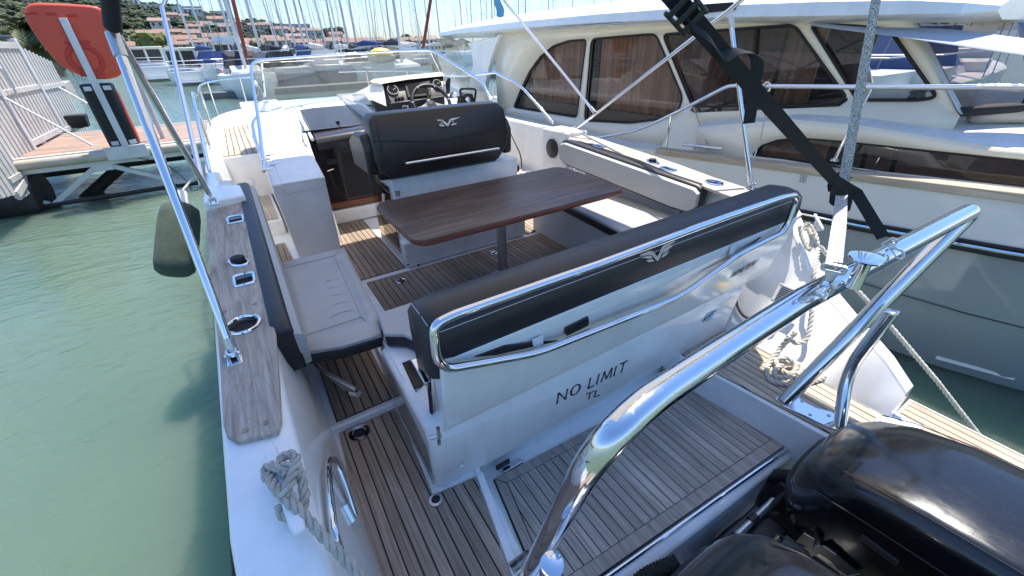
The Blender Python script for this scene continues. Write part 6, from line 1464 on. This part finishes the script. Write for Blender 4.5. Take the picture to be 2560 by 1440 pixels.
def sailboat(x, y, yaw, L, H, label, group, hullm='w', cover='cv', furl=None, rake=0, roll=0, detail=True):
    b = empty('sailing_yacht', (x, y, WL)); tag(b, label, 'sailboat', group)
    B, F = L*.31, L*.10
    def add(mb, nm, mt, sm=40): o = mb.build(nm, mt, None, smooth=sm); o.parent = b; return o
    add(hullmesh(L, B, F), 'hull', BM[hullm]); 
    add(MB().loft([[(-B*.30,L*a,F*.9),(B*.30,L*a,F*.9),(B*.24,L*a+s,F*1.0+h_),(-B*.24,L*a+s,F*1.0+h_)] for a, s, h_ in ((.26,.05,L*.045),(.45,0,L*.045),(.68,-.1,L*.02))]), 'coachroof', BM['c'])
    for sg in (-1,1): add(MB().extr([(sg*B*.272,L*.32,F+L*.012),(sg*B*.272,L*.55,F+L*.010),(sg*B*.262,L*.53,F+L*.028),(sg*B*.258,L*.33,F+L*.034)], (sg*.02,0,0)), 'cabin_window', BM['k'])
    add(MB().loft([[(-B*.33,L*.02,F*1.0),(B*.33,L*.02,F*1.0),(B*.33,L*.02,F+.30),(-B*.33,L*.02,F+.30)],[(-B*.36,L*.22,F*1.0),(B*.36,L*.22,F*1.0),(B*.36,L*.22,F+.32),(-B*.36,L*.22,F+.32)]]), 'cockpit_coaming', BM['c'])
    if detail: add(MB().loft([[(-B*.34,L*.24,F+.3),(B*.34,L*.24,F+.3),(B*.28,L*.24,F+1.15),(-B*.28,L*.24,F+1.15)],[(-B*.32,L*.36,F+.3),(B*.32,L*.36,F+.3),(B*.2,L*.33,F+.9),(-B*.2,L*.33,F+.9)]]), 'spray_hood', BM[cover])
    my = L*.56; top = V(roll*H, my - rake*H, H)
    ms = add(MB().tube([V(0,my,F), V(roll*H*.5, my-rake*H*.5, H*.5), top], [.085,.08,.055], 8), 'mast', BM['m'])
    for fz in (.42,.70):
        c = V(roll*H*fz, my - rake*H*fz, H*fz); o = MB().tube([c + V(-B*.34,0,.02), c, c + V(B*.34,0,.02)], .028, 6).build('spreader', BM['m'], None); o.parent = ms
    add(MB().tube([V(0,my,F+1.15), V(0,my-L*.36,F+1.2)], .06, 7), 'boom', BM['m'])
    add(MB().tube([V(0,my-.1,F+1.32), V(0,my-L*.12,F+1.42), V(0,my-L*.34,F+1.30)], [.12,.19,.09], 8), 'sail_cover', BM[cover])
    wires = MB()
    for a in (V(-B*.48,my-.15,F), V(B*.48,my-.15,F)):
        sp = V(math.copysign(B*.34,a.x), my-rake*H*.42, H*.42+.02); wires.tube([a, sp + V(roll*H*.42,0,0), V(math.copysign(B*.3,a.x)+roll*H*.7, my-rake*H*.7, H*.7), top], .012, 4)
    wires.tube([V(0,.1,F), top], .012, 4); wires.tube([V(0,L*.98,F*1.2), top], .012, 4)
    o = add(wires, 'rigging', BM['s']); tag(o, kind='stuff')
    if furl: add(MB().tube([V(0,L*.965,F*1.2+.5), V(0,L*.965,F*1.2+.5).lerp(top,.5), top - V(0,-.1,.9)], [.10,.13,.04], 8), 'furled_sail', BM[furl])
    if detail:
        pr_ = MB(); h_ = .62
        pr_.tube([V(-B*.40,L*.16,F+h_), V(-B*.36,.04,F+h_), V(B*.36,.04,F+h_), V(B*.40,L*.16,F+h_)], .016, 5)
        add(pr_, 'pushpit', BM['m'])
        for sg in (-1,1):
            add(MB().tube([V(sg*B*.40,L*.16,F+h_), V(sg*B*.49,L*.5,F+h_), V(sg*B*.3,L*.85,F*1.15+h_), V(0,L*.99,F*1.2+h_)], .010, 4), 'guard_line', BM['m'])
    b.rotation_euler = (0,0,yaw)
    return b
def cruiser(x, y, yaw, L, label, fly=False):
    b = empty('motor_cruiser', (x, y, WL)); tag(b, label, 'motorboat', 'small motorboats moored across the basin')
    B, F = L*.36, L*.13
    def add(mb, nm, mt, sm=30, bev=0): o = mb.build(nm, mt, None, smooth=sm, bevel=bev); o.parent = b; return o
    add(hullmesh(L, B, F), 'hull', BM['w'])
    c = add(MB().loft([[(-B*.40,L*.30,z0),(B*.40,L*.30,z0),(B*.34,L*.72+dy,z0),(-B*.34,L*.72+dy,z0)] for z0, dy in ((F*.95,0),(F+1.0,-L*.08),(F+1.5,-L*.16))]), 'cabin', BM['w'])
    for x0, x1 in ((-.34,-.03),(.03,.34)): add(MB().extr([(B*x0,L*.298,F+.35),(B*x1,L*.298,F+.35),(B*x1,L*.298,F+1.35),(B*x0,L*.298,F+1.35)], (0,-.03,0)), 'cabin_window', BM['k'])
    for sg in (-1,1): add(MB().extr([(sg*B*.392,L*.34,F+.7),(sg*B*.37,L*.58,F+.7),(sg*B*.355,L*.52,F+1.3),(sg*B*.375,L*.34,F+1.3)], (sg*.03,0,0)), 'side_window', BM['k'])
    add(MB().box(-B*.42,B*.42,L*.22,L*.66,F+1.5,F+1.58), 'roof', BM['w'], bev=.03)
    if fly:
        add(MB().loft([[(-B*.36,L*.26,F+1.58),(B*.36,L*.26,F+1.58),(B*.33,L*.26,F+2.3),(-B*.33,L*.26,F+2.3)],[(-B*.30,L*.62,F+1.58),(B*.30,L*.62,F+1.58),(B*.24,L*.54,F+2.3),(-B*.24,L*.54,F+2.3)]]), 'flybridge', BM['w'])
        add(MB().box(-B*.34,B*.34,L*.22,L*.50,F+3.5,F+3.58), 'hard_top', BM['w'])
        for sg in (-1,1): add(MB().tube([V(sg*B*.3,L*.3,F+2.2), V(sg*B*.3,L*.24,F+3.5)], .05, 6), 'top_support', BM['w'])
    for k in range(3): add(MB().tube([V(-B*.45,L*.02,F+.25*k+.2), V(B*.45,L*.02,F+.25*k+.2)], .02, 5), 'stern_rail', BM['m'])
    add(MB().box(-B*.4,B*.4,-.6,.02,.2,.28), 'swim_platform', BM['w'])
    b.rotation_euler = (0,0,yaw); return b
def gx(px, Y): return p(px, 150, Y=Y).x
R9 = random.Random(5)
cruiser(gx(462,42), 42, .12, 7.0, 'white wheelhouse motorboat with two dark stern windows, left of the bow')
cruiser(gx(585,64), 64, .0, 12.0, 'white flybridge motor cruiser behind the sailboats at left', fly=True)
cruiser(gx(372,52), 52, .1, 9.0, 'white motorboat with stern rails partly behind the red case')
cruiser(gx(985,52), 52, -.3, 7.0, 'white motorboat seen through the windscreen right of the service pillar')
sailboat(gx(572,41), 41, .35, 10.5, 15, 'white sailing yacht with blue sail cover nearest to the bow rail, left of the windscreen', 'yachts with red furled sails', cover='cv', furl=None)
near_ = [(640,36,'w','cv'),(690,31,'r','cw'),(745,30,'g','ck'),(800,33,'w','cv'),(850,31,'g','cw'),(905,35,'w','ck'),(1010,34,'w','cv'),(1060,36,'b','cw')]
nm_ = ['first','second','third','fourth','fifth','sixth','seventh','eighth']
for i, (px, Y, hm, cvr) in enumerate(near_):
    sailboat(gx(px,Y), Y, R9.uniform(-.15,.35), R9.uniform(8.5,10.5), R9.uniform(13,16), '%s hulled sailing yacht, %s from the left of the near row seen through the windscreen' % ({'w':'white','r':'red','g':'grey','b':'navy'}[hm], nm_[i]), 'near row of sailing yachts', hullm=hm, cover=cvr, rake=R9.uniform(-.01,.03), roll=R9.uniform(-.02,.02))
for i_, px in enumerate((520,548,612,668,705,722,762,782,818,832,862,880,918,940,962,980,1002,1030,1045,1072,1092)):
    Y = R9.uniform(46,78)
    sailboat(gx(px,Y), Y, R9.uniform(-.3,.5), R9.uniform(9,12), R9.uniform(13,19), 'white sailing yacht in the crowded far rows below the hill, %s from the left' % ordw(i_+1), 'far rows of sailing yachts', cover=R9.choice(('cv','cw','cw','ck','cw')), rake=R9.uniform(-.02,.03), roll=R9.uniform(-.03,.03), detail=False)
for i_, px in enumerate((1118,1135,1166,1190,1205,1238,1262,1290,1312,1335,1362,1390,1412,1445,1478,1520,1555)):
    Y = R9.uniform(44,80)
    sailboat(gx(px,Y), Y, R9.uniform(-.3,.5), R9.uniform(9,12), R9.uniform(12,20), 'sailing yacht, only its mast showing above the cream yacht roof, %s from the left' % ordw(i_+1), 'masts above the yacht roof', cover=R9.choice(('cv','cw','cw','ck','cw')), rake=R9.uniform(-.02,.02), roll=R9.uniform(-.02,.02), detail=False)
# red and black slanting stays of the two nearer yachts
for (a, b, Y, mt, lab) in (((568,-60),(618,150),26,'rf','moored yacht with red furled sail slanting to its bow, left of the windscreen'), ((1086,-60),(1058,118),24,'rf','moored yacht with red furled sail behind the right corner of the windscreen')):
    o = MB().tube([p(*a, Y=Y), p(*b, Y=Y) + V(0,0,.0), ], .085, 8)
    e_ = p(*b, Y=Y); s = sailboat(e_.x + .4, Y-.2 if False else Y, math.pi, 9.5, 14, lab, 'yachts with red furled sails', cover='ck', furl=None)
    s.location = (e_.x, Y + 9.0, WL)
    q = o.build('furled_sail', BM['rf'], None); q.parent = s; q.matrix_parent_inverse = (Matrix.Translation(s.location) @ Matrix.Rotation(math.pi, 4, 'Z')).inverted()
# grey floating pontoon behind the bow, service pillar with yellow cap
pt = MB().box(-1,30,27.6,28.8,WL-.1,WL+.30).build('pontoon', plain('pontoon_grey', (.17,.165,.155), .85, var=.25, nsc=2), None, bevel=.03); tag(pt, 'pale floating pontoon in front of the near row of yachts', 'pontoon')
pq = p(960,215,Y=12.4)
pd_ = empty('service_pillar', (pq.x, 12.4, WL)); tag(pd_, 'white service pillar with yellow domed cap seen through the windscreen', 'service pillar')
x0 = (p(936,180,Y=12.4).x + p(983,180,Y=12.4).x)/2
MB().loft([[(x0-w_,12.4-w_*.7,z),(x0+w_,12.4-w_*.7,z),(x0+w_,12.4+w_*.7,z),(x0-w_,12.4+w_*.7,z)] for z, w_ in ((WL,.30),(.2,.29),(.75,.27),(1.15,.27))]).build('body', BM['w'], pd_, bevel=.03)
MB().box(x0-.31,x0+.31,12.17,12.63,1.15,1.30).build('collar', M['beige'], pd_, bevel=.02)
MB().lathe([(.31,0),(.30,.05),(.24,.12),(.12,.165),(.0,.175)], (x0,12.4,1.30), n=28).build('cap', plain('cap_yellow', (.80,.45,.05), .45, var=.08), pd_)
MB().box(x0-.10,x0+.06,12.18,12.22,.3,.45).build('socket_flap', M['panel'], pd_, bevel=.01)
MB().box(x0-1.2,x0+1.2,11.8,13.2,WL-.3,WL+.02).build('footing', M['concrete'], pd_)
# ------------------------------------------------------------------ boats beyond the neighbouring yacht, far right
for i, (px, Y, hm, cvr) in enumerate(((2290,9.5,'w','cv'),(2420,8.5,'w','cv'),(2540,9.0,'w','cw'),(2180,12,'w','ck'))):
    s = sailboat(p(px,150,Y=Y*.35).x, Y*.35+1.5, math.radians(-90+6*i), 9.5, 14, 'white sailing yacht with %s sail cover beyond the cream yacht, %s' % ({'cv':'blue','cw':'white','ck':'dark'}[cvr], ('third from the right','second from the right','at the right picture edge','farthest back')[i]), 'yachts beyond the cream yacht', hullm=hm, cover=cvr)
for i, (X_, yy) in enumerate(((9.0,1.2),(9.6,4.0))): pass

# pale blue flag flying from a mast above the yacht roof
fq = p(1236,-40,Y=30); fl_ = empty('flag', fq); tag(fl_, 'pale blue flag with white band hanging above the yacht roof', 'flag')
R_ = []
for k in range(9):
    t = k/8; R_.append([p(1232+t*10, -30+t*70, Y=30) + V(.12*math.sin(k*1.3),.15*math.cos(k*1.1),0), p(1246+t*14, -35+t*86, Y=30) + V(.1*math.sin(k*1.3+.6),-.1,0)])
MB().loft(R_, closed=False, caps=False).build('cloth', plain('flag_blue', (.20,.45,.70), .8, var=.2, nsc=4), fl_, smooth=60)
MB().tube([p(1237,40,Y=30.2), p(1229,-120,Y=30.2)], .03, 6).build('staff', BM['m'], fl_)
